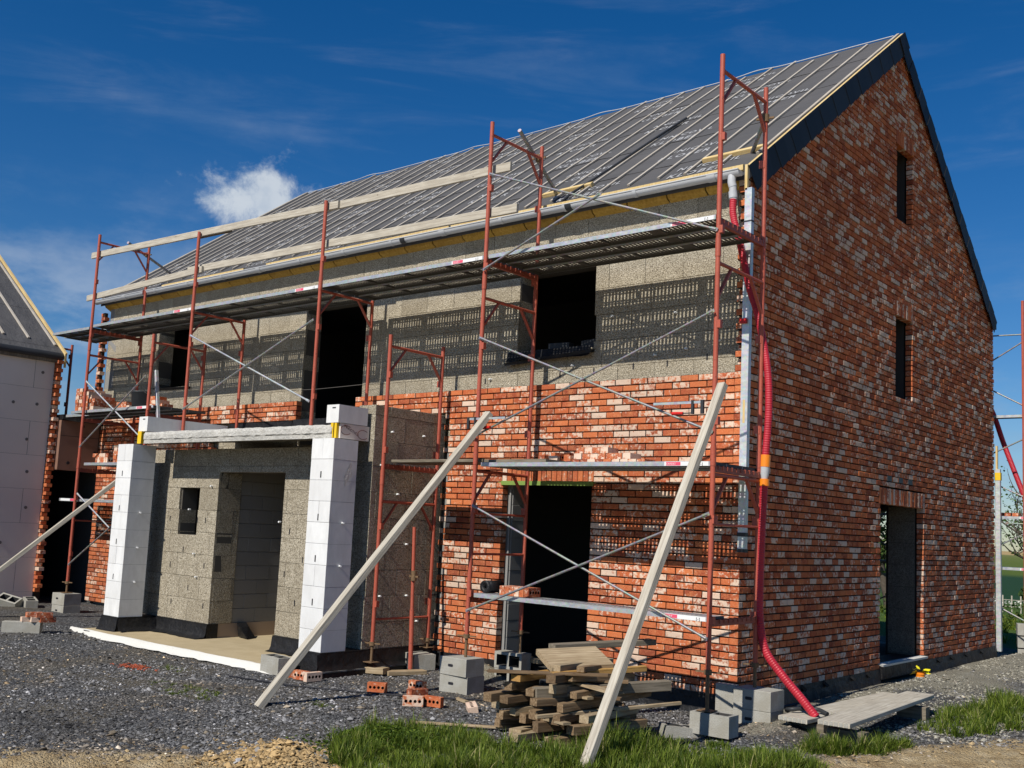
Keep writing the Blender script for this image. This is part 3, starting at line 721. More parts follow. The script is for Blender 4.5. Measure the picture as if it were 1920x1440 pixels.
mb = MB(); mb.box((-4.50,-1.70,2.478),(-4.455,-1.64,2.658)); mb.box((-4.44,-1.695,2.478),(-4.40,-1.66,2.658)); mb.build('foam_strip', M['yellow'], house)
mb = MB(); mb.box((-8.80,-1.70,2.478),(-8.70,-1.64,2.658)); mb.build('foam_strip', M['yellow'], house)
mb = MB(); mb.box((-4.44,-1.655,2.478),(-4.375,-1.20,2.655)); ib = mb.build('edge_insulation', M['insul'], house)
vs, fs = text_verts('PRACTICE', 0.05, 0.001)
mb = MB(); mb.add([Vector((-4.372, -1.60+v.x*0.85, 2.615-v.x*0.35+v.y*0.9)) for v in vs], fs)
for c in (-1.57,-1.30): mb.tube([(-4.372, c+0.085*math.cos(a), 2.58-(c+1.57)*0.12+0.055*math.sin(a)) for a in np.linspace(0.7,5.6,16)], 0.003, 4, caps=False)
mb.build('board_print', M['brownink'], ib)
mb = MB(); mb.box((-8.60,-0.9,2.647),(-7.9,-0.3,2.70), rnd=(.2,0,0)); mb.build('upstand', M['aac'], house)
# door-sill membrane of the upper doorway, rolled over the slab
mb = MB(); skirt(mb, (-7.40,-0.006,0),(-6.05,-0.006,0), -Y, 2.97, 2.66, 0.3, wob=0.05); skirt(mb, (-9.0,-0.01,0),(-7.42,-0.01,0), -Y, 2.95, 2.66, 0.12, wob=0.03); mb.build('sill_membrane', M['black'], house)
mb = MB(); mb.hexa([(-3.32,0.04,3.52),(-2.0,0.04,3.60),(-2.0,0.42,3.695),(-3.19,0.42,3.695),(-3.32,0.03,3.56),(-2.0,0.03,3.64),(-2.0,0.42,3.70),(-3.19,0.42,3.70)])
skirt(mb, (-3.30,0.08,0),(-2.02,0.08,0), -Y, 3.70, 3.56, 0.05, wob=0.04); mb.build('window_membrane', M['black'], house)
mb = MB(); mb.hexa([(-11.5,0.10,3.62),(-10.4,0.10,3.60),(-10.5,0.42,3.68),(-11.5,0.42,3.68),(-11.5,0.06,3.66),(-10.4,0.08,3.64),(-10.5,0.42,3.69),(-11.5,0.42,3.69)]); mb.build('window_membrane', M['black'], house)
# porch base membranes and floor
mb = MB(); random.seed(12)
PB = 0.0
mbl = mb; mbr = MB()
mb.box((-9.15,-1.82,-0.30),(-8.70,-1.42,0.0)); mbr.box((-4.72,-1.82,-0.30),(-4.285,-1.2,-0.001)); mbr.box((-4.62,-1.2,-0.30),(-4.285,0.0,0.0))
mb.box((-9.0,-1.41,-0.3),(-8.8,-1.19,-0.002))
mb.box((-9.0,-1.20,-0.2),(-7.44,-1.02,0.0)); mbr.box((-5.98,-1.20,-0.2),(-4.63,-0.95,0.0))
skirt(mb, (-8.72,-1.20,0), (-7.44,-1.20,0), -Y, -0.02, -0.20, 0.17, wob=0.03)
skirt(mbr, (-5.98,-1.20,0), (-4.72,-1.20,0), -Y, -0.02, -0.20, 0.10, wob=0.03)
skirt(mb, (-8.70,-1.82,0), (-8.70,-1.22,0), X, -0.02, -0.20, 0.12, wob=0.03)
skirt(mb, (-9.15,-1.82,0), (-8.70,-1.82,0), -Y, -0.02, -0.22, 0.22, wob=0.04)
skirt(mbr, (-4.285,-1.86,0), (-4.285,0.0,0), X, -0.02, -0.22, 0.07, wob=0.02)
skirt(mbr, (-4.24,-1.86,0), (-4.24,0.0,0), X, -0.21, -0.33, 0.07, wob=0.02)
skirt(mbr, (-4.72,-1.83,0), (-4.285,-1.83,0), -Y, -0.02, -0.34, 0.14, wob=0.03)
mb.build('porch_membrane', M['black'], house); mbr.build('porch_membrane', M['black'], house)
mb = MB(); mb.box((-4.255,-1.86,-0.222),(-4.225,-0.2,-0.207)); mb.build('membrane_edge', M['greyblock'], house)
mb = MB(); mb.hexa([(-7.4,-0.7,-0.19),(-7.12,-0.75,-0.19),(-7.2,-0.55,-0.19),(-7.44,-0.5,-0.19),(-7.42,-0.72,0.0),(-7.30,-0.76,-0.05),(-7.32,-0.6,-0.05),(-7.44,-0.55,0.0)]); mb.build('membrane_scrap', M['black'], house)
mb = MB(); mb.box((-9.3,-2.05,-0.42),(-4.75,-0.0,-0.2)); mb.box((-7.46,-0.0,-0.42),(-5.9,0.42,-0.2)); mb.build('porch_floor', M['screed'], house)
mb = MB(); random.seed(2); k = 50; vs = []
for i in range(k+1):
    x = -9.55 + (9.55-4.7)*i/k; w = random.uniform(-.015,.015)
    vs += [(x,-2.03-0.015*math.sin(x*5)+w*0.5,-0.197),(x,-2.06+w*.3,-0.198),(x,-2.08+w,-0.24),(x,-2.13+w*2.5,-0.272)]
mb.smooth = True; mb.add(vs, [(i*4+j,(i+1)*4+j,(i+1)*4+j+1,i*4+j+1) for i in range(k) for j in range(3)]); mb.build('floor_edge_foil', M['whitefoil'], house)
# white anchors and drip clips on the rough blocks
random.seed(21)
def anchor(p, q, r=0.013):
    mb = MB(); mb.tube([p, q], r, 6); mb.build('wall_anchor', M['white'], house)
for (x, z) in [(-0.35,3.62),(-0.75,3.56),(-1.15,3.52),(-1.6,3.5),(-2.3,3.47),(-3.6,3.38),(-0.9,3.98),(-1.75,4.02)] : anchor((x,0.12,z),(x-.01,0.085,z+.004))
for y,z in [(-0.9,2.62),(-0.35,2.62),(-1.05,2.2),(-0.75,1.86),(-0.55,1.25),(-0.95,1.25),(-0.5,0.62),(-0.95,0.62),(-0.3,0.3)]: anchor((-4.30,y,z),(-4.262,y,z+.004))
for x,z in [(-8.1,1.56),(-6.0,1.45),(-7.6,1.9),(-7.9,0.94),(-7.8,0.62)]: anchor((x,-1.18,z),(x,-1.215,z+.003))
for a in (-4.30,-8.72):
    for z in (0.49,0.98,1.48): anchor((a,-1.6,z),(a+0.035,-1.61,z))
def slot(p, q):
    mb = MB(); mb.box(p, q); mb.build('weep_slot', M['ink'], house)
for x,z in [(-0.5,3.42),(-1.0,3.38),(-1.45,3.38),(-2.5,3.35),(-3.7,3.33),(-2.0,3.36)]: slot((x-.008,0.115,z),(x+.008,0.1185,z+.07))
for x,z in [(-8.6,1.38),(-8.2,0.95),(-7.7,1.38),(-7.9,1.38),(-8.5,0.72),(-8.0,0.42),(-7.65,0.75),(-5.8,1.3),(-5.5,0.95),(-5.85,0.75),(-5.6,0.4),(-7.6,0.2),(-8.4,0.2)]: slot((x-.008,-1.1845,z),(x+.008,-1.181,z+.075))
for a in (-4.5,-8.95):
    for z in (0.52,1.02,1.5,2.0): slot((a-.008,-1.8045,z),(a+.008,-1.801,z+.075))

# ---------------------------------------------------------------- garage link and neighbouring house
gar = thing('garage', 'low garage between the two houses with brown insulation boards above its dark opening', 'garage')
mb = MB(); wallmesh(mb, (-13.08,0,0), Y, X, -0.74, -0.01, 2.17, 3.06, [], 0.25); mb.build('insulated_wall', M['insulbrown'], gar)
mb = MB(); mb.box((-13.078,-0.74,2.78),(-13.0745,-0.01,2.788)); 
for y,z in [(-0.33,2.98),(-0.06,2.52),(-0.55,2.2+.1)]: mb.tube([(-13.08,y,z),(-13.073,y,z)],0.03,12)
mb.build('board_fixing', M['ink'], gar)
mb = MB(); mb.box((-15.6,-0.74,3.07),(-13.03,-0.0,3.16)); skirt(mb, (-13.04,-0.74,0),(-13.04,-0.0,0), X, 3.16, 3.04, 0.05, wob=0.05); mb.build('flat_roof', M['black'], gar)
mb = MB(); wallmesh(mb, (-16.5,0,0), Y, X, -0.98, 0.1, -0.3, 3.06, [], 0.1); mb.box((-16.5,0.11,-0.3),(-12.97,0.16,3.06)); mb.box((-16.5,-0.74,-0.3),(-13.46,-0.66,3.06)); mb.build('inner_wall', M['void'], gar)
nb = thing('neighbouring_house', 'neighbouring house clad in grey insulation boards with dark underlay roof and yellow verge board', 'house')
NXP = -13.3; NYE = -0.86
mb = MB(); random.seed(31)
masonry(mb, (NXP,0,0), Y, X, range(-1, 7), lambda k: [(-9.0, NYE)], L=1.2, CH=0.6, JT=0.003, PJ=0.003, depth=0.12, jit=0.0006, bev=0.001, rfun=lambda: (random.random(),0,0), joff=0.003, bond=0.45)
mb.build('insulation_cladding', [M['insul'], M['darkgrey']], nb)
mb = MB()
for (y,z) in [(-1.06,3.89),(-1.53,3.3),(-1.11,3.31),(-1.23,2.67),(-1.13,1.47),(-1.17,2.1),(-1.51,0.85),(-2.3,3.9),(-2.5,2.6),(-2.2,1.4)]: mb.tube([(NXP,y,z),(NXP+.006,y,z)],0.028,12)
mb.build('insulation_fixing', M['fixing'], nb)
mb = MB(); random.seed(6)
for k in range(0, 57):
    w = 0.165 if k % 2 else 0.085
    unit(mb, (NXP-0.02,NYE-0.0,0), X, -Y, 0.0, w-0.03+0.02, k*BP, (k+1)*BP-.012, 0.10, brnd(), 0.004, 0.004)
mb.box((NXP-0.1,NYE+0.03,0.0),(NXP+0.03,NYE+0.09,4.2),1); mb.build('brick_toothing', [M['brick'], M['joint']], nb)
mb = MB(); mb.box((-20.0,NYE-0.02+0.11,-0.3),(NXP-0.13,NYE+0.2,4.2)); mb.add([(-20.0,NYE+0.1,4.2),(NXP-0.13,NYE+0.1,4.2),(-17.4,NYE+0.1,6.9)],[(0,1,2)]); mb.build('end_wall', M['void'], nb)
NS = (6.4-4.26)/(16.3-13.25)
mb = MB()
def nroof(x): return 4.27 + NS*(-13.24-x)
mb.hexa([(-18.2,-9.0,nroof(-18.2)-.10),(-13.22,-9.0,nroof(-13.24)-.10),(-13.22,NYE+0.12,nroof(-13.24)-.10),(-18.2,NYE+0.12,nroof(-18.2)-.10),(-18.2,-9.0,nroof(-18.2)),(-13.24,-9.0,nroof(-13.24)),(-13.24,NYE+0.12,nroof(-13.24)),(-18.2,NYE+0.12,nroof(-18.2))])
mb.build('roof', M['underlay'], nb)
mb = MB(); mb.beam((-13.21,NYE+0.14,nroof(-13.21)-0.02),(-18.2,NYE+0.14,nroof(-18.2)-0.02),0.035,0.13,up=(0,0,1)); mb.box((-13.215,NYE+0.122,4.02),(-13.19,NYE+0.157,4.27)); mb.build('verge_board', M['yellowwood'], nb)
for i, y in enumerate((NYE+0.05, NYE-0.40, NYE-0.85, NYE-1.3)):
    mb = MB(); mb.cr = grnd(); xs_ = -13.55 if i else -13.45
    mb.beam((xs_,y,nroof(xs_)+.022),(-18.2,y,nroof(-18.2)+.022),0.04,0.03,up=(NS,0,1),bev=.003); mb.build('roof_batten', M['batten'], nb)
mb = MB()
for x in (-14.3,-15.5): 
    vs = []
    for i in range(30): y = -9+ (NYE+9.1)*i/29; w = random.uniform(-.01,.01); vs += [(x+w,y,nroof(x+w)+.006),(x+.9,y,nroof(x+.9)+.004)]
    mb.add(vs,[(2*i,2*i+2,2*i+3,2*i+1) for i in range(29)])
mb.build('underlay_lap', M['underlay'], nb)
mb = MB(); mb.box((-13.3,-9.0,4.10),(-13.235,NYE+0.115,4.17)); mb.smooth=True; mb.build('eaves_board', M['darkboard'], nb)
mb = MB(); random.seed(14); vs = []; k = 60
for i in range(k+1):
    y = -9.0 + (NYE+0.11+9.0)*i/k; w = random.uniform(-.008,.008); vs += [(-13.25,y,nroof(-13.25)+.005),(-13.195+w,y,4.23+w),(-13.20+w,y,4.16+w),(-13.24,y,4.15)]
mb.smooth = True; mb.add(vs,[(i*4+j,(i+1)*4+j,(i+1)*4+j+1,i*4+j+1) for i in range(k) for j in range(3)]); mb.build('underlay_drape', M['darkgrey'], nb)
# ---------------------------------------------------------------- scaffold
YO, YI = -1.10, -0.17
def frame(label, x, bot, top, bars, skip='', jack=None, ibot=None, itop=None, pockets=True):
    """bars: (z, kind) kind k = tube with corner braces, p = plain tube, f = flat plank bearer"""
    t = thing('frame_scaffold', label, 'scaffold frame', (x, YO, bot), 0, 'red scaffold frames along the facade')
    for y, b, tp, nm in ((0.0, bot, top, 'o'), (YI-YO, ibot if ibot is not None else bot, itop if itop is not None else top, 'i')):
        if nm in skip: continue
        mb = MB(); z0 = b-bot; z1 = tp-bot
        mb.tube([(0,y,z0),(0,y,z1)], 0.0245, 12)
        z = z0 + 1.95
        while z < z1-0.3: mb.tube([(0,y,z-.09),(0,y,z+.09)], 0.0285, 12); z += 2.0
        if pockets:
            z = z0+0.45
            while z < z1-0.1:
                mb.box((0.018,y-0.022,z-0.045),(0.052,y+0.022,z+0.03)) if nm == 'o' else mb.box((-0.05,y-0.03,z-0.04),(0.012,y-0.02,z+0.04)); z += 0.92
        mb.build('pole', M['red'], t)
    for z, kind in bars:
        zz = z-bot; mb = MB(); Yw = YI-YO
        if kind == 'f':
            mb.box((-0.02,0.02,zz-0.035),(0.02,Yw-0.02,zz+0.02), rnd=(0.8,0,0))
            for i in range(10): mb.box((-0.026,0.06+i*0.09,zz-0.01),(0.026,0.085+i*0.09,zz+0.028), rnd=(0.9,0,0))
        else: mb.tube([(0,0.02,zz),(0,Yw-0.02,zz)], 0.019 if kind == 'k' else 0.014, 8, rnd=(0.45,0,0))
        if kind == 'k':
            for a, b in ((0.0, 0.27),(Yw, Yw-0.27)): mb.beam((0,a,zz-0.34),(0,b,zz), 0.018, 0.034, up=(1,0,0), rnd=(0.55,0,0))
        mb.build('cross_bar', M['red'], t)
    if jack:
        for y, b, jz in ((0.0, bot, jack[0]), (YI-YO, ibot if ibot is not None else bot, jack[1])):
            if jz is None: continue
            mb = MB(); mb.tube([(0,y,jz-bot),(0,y,b-bot+0.12)], 0.017, 10); mb.box((-0.07,y-0.07,jz-bot),(0.07,y+0.07,jz-bot+0.007))
            mb.tube([(0,y,b-bot-0.045),(0,y,b-bot)], 0.036, 10); mb.beam((-0.11,y-.03,b-bot-0.02),(0.11,y+.03,b-bot-0.02),0.014,0.014)
            mb.build('base_jack', M['rust'], t)
    return t
frame('rightmost red scaffold frame, at the brick corner beside the red hose', 0.28, 0.32, 6.20, [(6.04,'k'),(4.53,'f'),(4.12,'k'),(2.16,'f'),(2.10,'k'),(1.64,'p'),(0.74,'f')], jack=(-0.045,-0.045))
frame('tall red scaffold frame left of the upper right window, clamped tube near its top', -2.70, 0.34, 6.18, [(6.03,'k'),(4.53,'f'),(4.10,'k'),(2.13,'k'),(1.66,'p'),(1.21,'p'),(0.72,'f')], jack=(0.055,0.02))
frame('red scaffold frame in front of the upper doorway, standing on the porch slab', -5.62, 2.66, 5.74, [(4.52,'k')], itop=4.56)
frame('red scaffold frame on the left half of the porch slab, carrying the guard boards', -8.59, 2.66, 5.76, [(4.52,'k')], itop=4.58)
frame('leftmost tall red scaffold frame, standing on two grey blocks by the garage', -11.62, 0.30, 6.17, [(6.04,'k'),(4.5,'f'),(4.08,'k'),(2.98,'f'),(2.14,'f'),(1.3,'p')], jack=(0.11,0.11))
frame('short red scaffold frame ending below the deck, beside the left upper window', -9.62, -0.10, 4.27, [(4.14,'k'),(3.0,'f'),(2.2,'f')], jack=(-0.2,-0.2))
frame('short red scaffold frame in front of the rough block side wall of the porch', -4.20, 0.10, 3.80, [(3.66,'k'),(2.19,'f'),(1.76,'k'),(0.36,'p')], jack=(-0.14,-0.02))
frame('dark backlit scaffold frame behind the neighbouring roof', -14.1, 3.0, 4.6, [(4.5,'k')], skip='o')
# steel planks
def plank_mesh(L, seed=0, PL=0.312):
    mb = MB(); T = 0.0; npt = int(L/0.0475)
    def sheet(w0, w1, holes=0.0, off=0.0):
        if not holes: mb.add([(0,w0,T),(L,w0,T),(L,w1,T),(0,w1,T)], [(0,1,2,3)]); return
        p = L/npt
        for i in range(npt):
            a = i*p; h0 = a + p*(0.5-holes/2)+off*p; h1 = h0 + p*holes
            blank = i in (0,1,npt-1,npt-2) or (i % 29 in (14,15)) or random.random() < 0.04
            if blank: mb.add([(a,w0,T),(a+p,w0,T),(a+p,w1,T),(a,w1,T)], [(0,1,2,3)])
            else: mb.add([(a,w0,T),(h0,w0,T),(h0,w1,T),(a,w1,T)], [(0,1,2,3)]); mb.add([(h1,w0,T),(a+p,w0,T),(a+p,w1,T),(h1,w1,T)], [(0,1,2,3)])
    sheet(0.0, 0.075); sheet(0.075, 0.095, 0.34); sheet(0.095, 0.112); sheet(0.112, 0.124, 0.24); sheet(0.124, 0.145); sheet(0.145, 0.222, 0.36); sheet(0.222, 0.239); sheet(0.239, 0.256, 0.28); sheet(0.256, PL)
    nq = len(mb.v); vv = [(x, y, z-0.0022) for x, y, z in mb.v]; ff = [tuple(reversed(f)) for f in mb.f]; mb.add(vv, ff, 1)  # second sheet below, coloured dark as painted underside shade
    mb.box((0,0,-0.045),(L,0.003,-0.0005)); mb.box((0,PL-0.003,-0.03),(L,PL,-0.0005))
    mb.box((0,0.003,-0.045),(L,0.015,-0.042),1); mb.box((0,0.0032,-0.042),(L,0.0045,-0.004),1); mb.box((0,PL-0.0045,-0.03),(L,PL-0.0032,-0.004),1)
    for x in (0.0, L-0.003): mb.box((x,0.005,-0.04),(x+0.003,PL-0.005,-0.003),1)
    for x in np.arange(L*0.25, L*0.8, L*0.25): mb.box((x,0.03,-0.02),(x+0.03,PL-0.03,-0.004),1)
    return mb
def plank(x0, L, y0, z, label, sticker=False, mesh_from=None, group='galvanised steel scaffold planks'):
    t = thing('scaffold_plank', label, 'plank', (x0, y0, z), 0, group)
    if mesh_from: 
        o = mesh_from.copy(); S.collection.objects.link(o); o.parent = t
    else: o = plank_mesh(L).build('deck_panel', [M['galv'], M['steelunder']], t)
    if sticker:
        mb = MB(); e = -0.0016
        mb.box((L-0.50,e,-0.043),(L-0.02,e+0.0014,-0.003), 0); mb.box((L-0.48,e-0.0006,-0.040),(L-0.32,e,-0.006), 1)
        vs, fs = text_verts('EXPERT', 0.028); mb.add([(L-0.475+v.x*.9,e-0.0012,-0.034+v.y) for v in vs], fs, 0)
        vs, fs = text_verts('[-]', 0.042, .001); mb.add([(L-0.12+v.x*.8,e-0.0012,-0.039+v.y*.85) for v in vs], fs, 2)
        mb.build('sticker', [M['white'], M['pinkmark'], M['ink']], t)
    return t, o
pm = None; GW = 0.316; names = ['outermost','middle','innermost']
bays = [(-2.66,0.24,'rightmost bay, over the right window'),(-5.58,-2.74,'bay right of the upper doorway'),(-8.55,-5.66,'bay left of the upper doorway'),(-11.58,-8.63,'bay over the left window')]
for a, b, where in bays:
    pm = None
    for j in range(3):
        t_, o_ = plank(a, b-a, YO+0.005+j*GW, 4.60, '%s steel plank of the upper deck in the %s' % (names[j], where), sticker=(j == 0), mesh_from=pm); pm = o_
pm = None
for j in range(2):
    t_, o_ = plank(-13.12, 1.5, YO+0.28+j*GW, 4.585, '%s short plank at the left end of the upper deck, reaching the neighbouring roof' % ('outer' if j == 0 else 'inner'), mesh_from=pm); pm = o_
t_, o_ = plank(-12.9, 1.28, YO-0.04, 4.56, 'dull end plank at the far left of the upper deck, sloping to the neighbouring roof')
pm = None
for j in range(3):
    t_, o_ = plank(-2.62, 2.87, YO+0.005+j*GW, 2.225, '%s steel plank of the middle deck above the ground floor doorway' % names[j], sticker=(j == 0), mesh_from=pm); pm = o_
t_, o_ = plank(-2.63, 2.89, YO+0.005, 0.79, 'single steel plank of the lowest deck, crossing the ground floor doorway', sticker=True)
pm = None
for j in range(3):
    t_, o_ = plank(-12.15 if j == 0 else -12.95, 2.6 if j == 0 else 3.4, YO+0.05+j*GW, 3.15, '%s plank of the left deck, with the bucket and tall brick stack' % names[j], sticker=(j == 0), mesh_from=None); pm = o_  # two inner planks lengthened leftwards to cast shade on the brickwork
for j in range(3):
    t_, o_ = plank(-11.50, 1.85, YO+0.03+j*GW, 2.26, '%s steel plank of the short deck under the small brick stacks, left of the columns' % names[j])
for j in range(3):
    t_, o_ = plank(-12.27 if j == 0 else -12.9, 2.6 if j == 0 else 3.2, YO+0.05+j*GW, 1.66, '%s steel plank of the low deck before the dark garage opening' % names[j])  # inner pair extended past the outer plank to shade the wall behind
mb = MB()
mb.box((-12.22,YO+0.0485,1.618),(-11.9,YO+0.0498,1.656),0); mb.box((-11.88,YO+0.0485,1.618),(-11.76,YO+0.0498,1.656),1)
tag(mb.build('plank_label', [M['white'], M['pinkmark']]), 'white and pink paper label on the low plank before the garage opening', 'label')
# diagonal braces
def brace(p0, p1, label, r=0.0125, m='galvdark', y=None):
    mb = MB(); p0 = Vector(p0); p1 = Vector(p1); d = (p1-p0).normalized()
    o = (p0+p1)/2
    mb.tube([p0-o, p0-o+d*0.05, p1-o-d*0.05, p1-o], r, 8)
    for e, s in ((p0-o, 1), (p1-o, -1)): mb.beam(e-d*s*0.02, e+d*s*0.06, 0.006, 0.032, up=(0,0,1))
    b = mb.build('diagonal_brace', M[m]); b.location = o
    return tag(b, label, 'brace', 'grey diagonal scaffold braces')
brace((-2.66,-1.135,5.54),(0.27,-1.135,4.44),'top brace falling to the right across the gutter')
brace((-2.67,-1.150,4.42),(-1.10,-1.150,5.02),'top brace rising to the right from the deck edge, ending at the gutter')
brace((-2.69,-1.135,3.63),(0.27,-1.135,2.50),'middle brace falling to the right, below the upper right window')
brace((0.27,-1.160,3.64),(-2.69,-1.160,2.51),'middle brace rising to the right over the sunlit brickwork')
brace((-2.67,-1.135,1.74),(0.27,-1.135,0.60),'lowest brace falling to the right across the ground floor doorway')
brace((0.27,-1.160,1.73),(-2.66,-1.160,0.60),'lowest brace rising to the right across the ground floor doorway')
brace((-8.54,-1.135,4.15),(-5.66,-1.135,3.04),'brace falling to the right above the porch slab', m='galv')
brace((-5.66,-1.160,4.11),(-8.54,-1.160,3.04),'brace rising to the right above the porch slab', m='galvdark')
brace((-11.55,-1.135,3.62),(-9.66,-1.135,2.62),'brace falling to the right in front of the bucket', m='galv')
brace((-9.66,-1.160,3.60),(-11.52,-1.160,2.52),'brace rising to the right in front of the brown insulation boards')
brace((-11.50,-1.135,1.74),(-9.66,-1.135,0.88),'low brace falling to the right beside the left column', m='galv')
brace((-9.66,-1.160,1.58),(-11.52,-1.160,0.58),'low brace rising to the right beside the left column')
# guard boards
def timber(name, p0, p1, w, h, m, label, cat, group=None, up=(0,0,1), rnd=None, bev=0.004, loc=None):
    p0 = Vector(p0); p1 = Vector(p1); o = p0 if loc is None else Vector(loc)
    mb = MB(); mb.cr = rnd or grnd(); mb.beam(p0-o, p1-o, w, h, up=up, bev=bev); b = mb.build(name, M[m]); b.location = o
    return tag(b, label, cat, group)
GB = 'timber guard boards tied to the outer scaffold poles'
timber('guard_board', (-11.92,-1.05,5.85),(-5.42,-1.045,5.67), 0.035, 0.105, 'greywood', 'long upper guard board from the leftmost pole past the cloud', 'guard board', GB, rnd=(.1,0,0))
timber('guard_board', (-5.72,-1.01,5.68),(-2.46,-1.01,5.63), 0.035, 0.105, 'greywood', 'upper guard board ending just right of the tall middle pole', 'guard board', GB, rnd=(.3,0,0))
timber('guard_board', (-11.95,-1.05,5.10),(-8.50,-1.05,5.18), 0.035, 0.10, 'greywood', 'lower guard board at the left end, near the gutter end', 'guard board', GB, rnd=(.2,0,0))
timber('guard_board', (-8.95,-1.01,5.22),(-5.32,-1.01,5.17), 0.035, 0.105, 'greywood', 'lower guard board in the middle, across the roof battens', 'guard board', GB, rnd=(.0,0,0))
timber('guard_board', (-5.30,-1.05,5.15),(-2.30,-1.05,5.10), 0.035, 0.105, 'greywood', 'lower guard board ending right of the tall middle pole', 'guard board', GB, rnd=(.2,0,0))
timber('guard_board', (-8.75,-1.0,5.73),(-7.9,-1.0,5.71), 0.03, 0.06, 'darkboard', 'short dark splice board under the upper guard board', 'guard board')
# clamped tubes bracing the tall frames back to the roof, each with its block of wood
for x, p0, p1, b0, b1, where in ((-2.70,(-2.66,-0.66,6.22),(-2.98,0.62,5.76),(-3.12,0.42,5.80),(-2.36,0.44,5.82),'the tall middle frame'),
                           (0.28,(0.22,-0.10,5.86),(-0.26,0.55,5.78),(-0.80,0.45,5.82),(-0.02,0.47,5.84),'the rightmost frame'),
                           (-11.6,(-11.55,-0.62,6.14),(-12.0,0.60,5.86),None,None,'the leftmost frame')):
    t = thing('clamped_tube', 'dark steel tube clamped to %s and leaning on the roof' % where, 'steel tube', p0)
    o = Vector(p0); mb = MB(); mb.tube([(0,0,0), Vector(p1)-o], 0.024, 10); mb.build('tube', M['galvdark'], t)
    mb = MB(); c = Vector((x, YI, 0)); f = (YI-p0[1])/(p1[1]-p0[1]); c = Vector(p0)+(Vector(p1)-Vector(p0))*f; c = c.lerp(Vector((x,YI,c.z)),0.5)
    mb.tube([c-o+Vector((0,0,-.04)), c-o+Vector((0,0,.04))], 0.042, 10); mb.beam(c-o+Vector((-.09,-.02,0)), c-o+Vector((.09,.02,0)), .02, .02); mb.build('coupler', M['rust'], t)
    if b0: timber('roof_block', b0, b1, 0.07, 0.055, 'yellowwood', 'fresh timber laid on the roof under the tube of %s' % where, 'timber block', up=(0,-SL,1), rnd=(.3,0,0))
# black cable on the roof
mb = MB(); pts = [(-2.52+0.0, *ry(0.02,0.02))] + [(-2.52+0.32*s+0.02*math.sin(s*9), *ry(0.02+4.2*s,0.045)) for s in np.linspace(0.05,0.62,14)]
mb.tube(pts, 0.016, 6); tag(mb.build('roof_cable', M['darkgrey']), 'black cable lying up the roof between two battens', 'cable')

# ---------------------------------------------------------------- props, posts, profiles
def clamp(loc, rz, label):
    t = thing('bar_clamp', label, 'clamp', loc, rz)
    mb = MB(); mb.box((-0.42,-0.004,-0.012),(0.12,0.004,0.012)); mb.build('clamp_bar', M['galv'], t)
    mb = MB(); mb.box((0.0,-0.012,-0.11),(0.025,0.012,0.02)); mb.box((0.10,-0.012,-0.11),(0.13,0.012,0.02)); mb.tube([(0.0,0,-0.10),(-0.09,0,-0.10)],0.006,6); mb.build('clamp_jaw', M['darkgrey'], t)
    mb = MB(); mb.tube([(-0.09,0,-0.10),(-0.21,0,-0.10)],[0.014,0.017],8); mb.build('handle', M['redplastic'], t)
timber('timber_prop', (0.30,-3.02,-0.30),(0.40,-1.17,2.93), 0.065, 0.085, 'greywood', 'pale raking timber prop leaning on the rightmost frame, foot in the grass', 'timber prop', rnd=(0,0,0), up=(1,0,0.3))
timber('timber_prop', (-3.28,-3.38,-0.30),(-2.47,-1.17,2.76), 0.065, 0.10, 'greywood', 'raking timber prop from the gravel up to the tall middle frame', 'timber prop', rnd=(.25,0,0), up=(1,0,0.3))
timber('timber_prop', (-11.75,-3.10,-0.30),(-9.85,-1.16,2.12), 0.06, 0.10, 'greywood', 'raking timber prop at the left edge of the photo, passing behind the left column', 'timber prop', rnd=(.45,0,0), up=(1,0,0.3))
clamp((0.10,-1.21,2.77), 0.0, 'red handled bar clamp at the top of the right raking prop')
clamp((-2.62,-1.21,2.70), math.pi, 'red handled bar clamp at the top of the middle raking prop')
t = thing('straightedge_profile', 'tall aluminium bricklayer profile standing at the front brick corner', 'profile', (0.045,-0.035,1.38))
mb = MB(); mb.box((-0.04,-0.03,0),(0.04,0.03,3.82)); mb.build('profile_tube', M['alu'], t)
mb = MB(); mb.box((-0.012,-0.0315,1.32),(0.012,-0.0302,1.56)); mb.build('spirit_vial', M['yellowwood'], t)
for a, b in ((0.16,0.20),(3.45,3.465),(0.0,0.035)): mb = MB(); mb.box((-0.045,-0.034,a),(0.045,0.034,b)); mb.build('fixing_clip', M['darkgrey'], t)
mb = MB(); mb.box((-0.055,-0.06,2.36),(0.02,-0.03,2.41)); mb.build('string_line_block', M['redplastic'], t)
t = thing('corner_profile', 'white aluminium profile standing at the far brick corner', 'profile', (0.035,9.17,-0.16))
mb = MB(); mb.box((-0.04,-0.03,0),(0.04,0.04,3.05)); mb.build('profile_tube', M['alu'], t)
mb = MB(); mb.box((-0.03,-0.02,3.05),(0.0,0.02,3.45)); mb.build('wood_tip', M['yellowwood'], t)
mb = MB(); mb.box((-0.045,-0.035,2.86),(0.05,0.045,2.99)); mb.build('clip', M['yellow'], t)
timber('metal_post', (-9.72,-0.95,3.72),(-9.50,-0.97,2.90), 0.05, 0.05, 'galv', 'short leaning grey post standing on the edge beam of the porch roof', 'post', rnd=(0,0,0))
t = thing('push_pull_prop', 'rusty red adjustable steel prop leaning in front of the porch side wall', 'steel prop', (-4.02,-0.62,-0.28))
mb = MB(); mb.tube([(0,0,0.0),(-0.05,0.02,0.75)], 0.028, 10); mb.build('outer_tube', M['red'], t)
mb = MB(); mb.tube([(-0.05,0.02,0.75),(-0.12,0.05,1.75)], 0.022, 10); mb.build('inner_tube', M['red'], t)
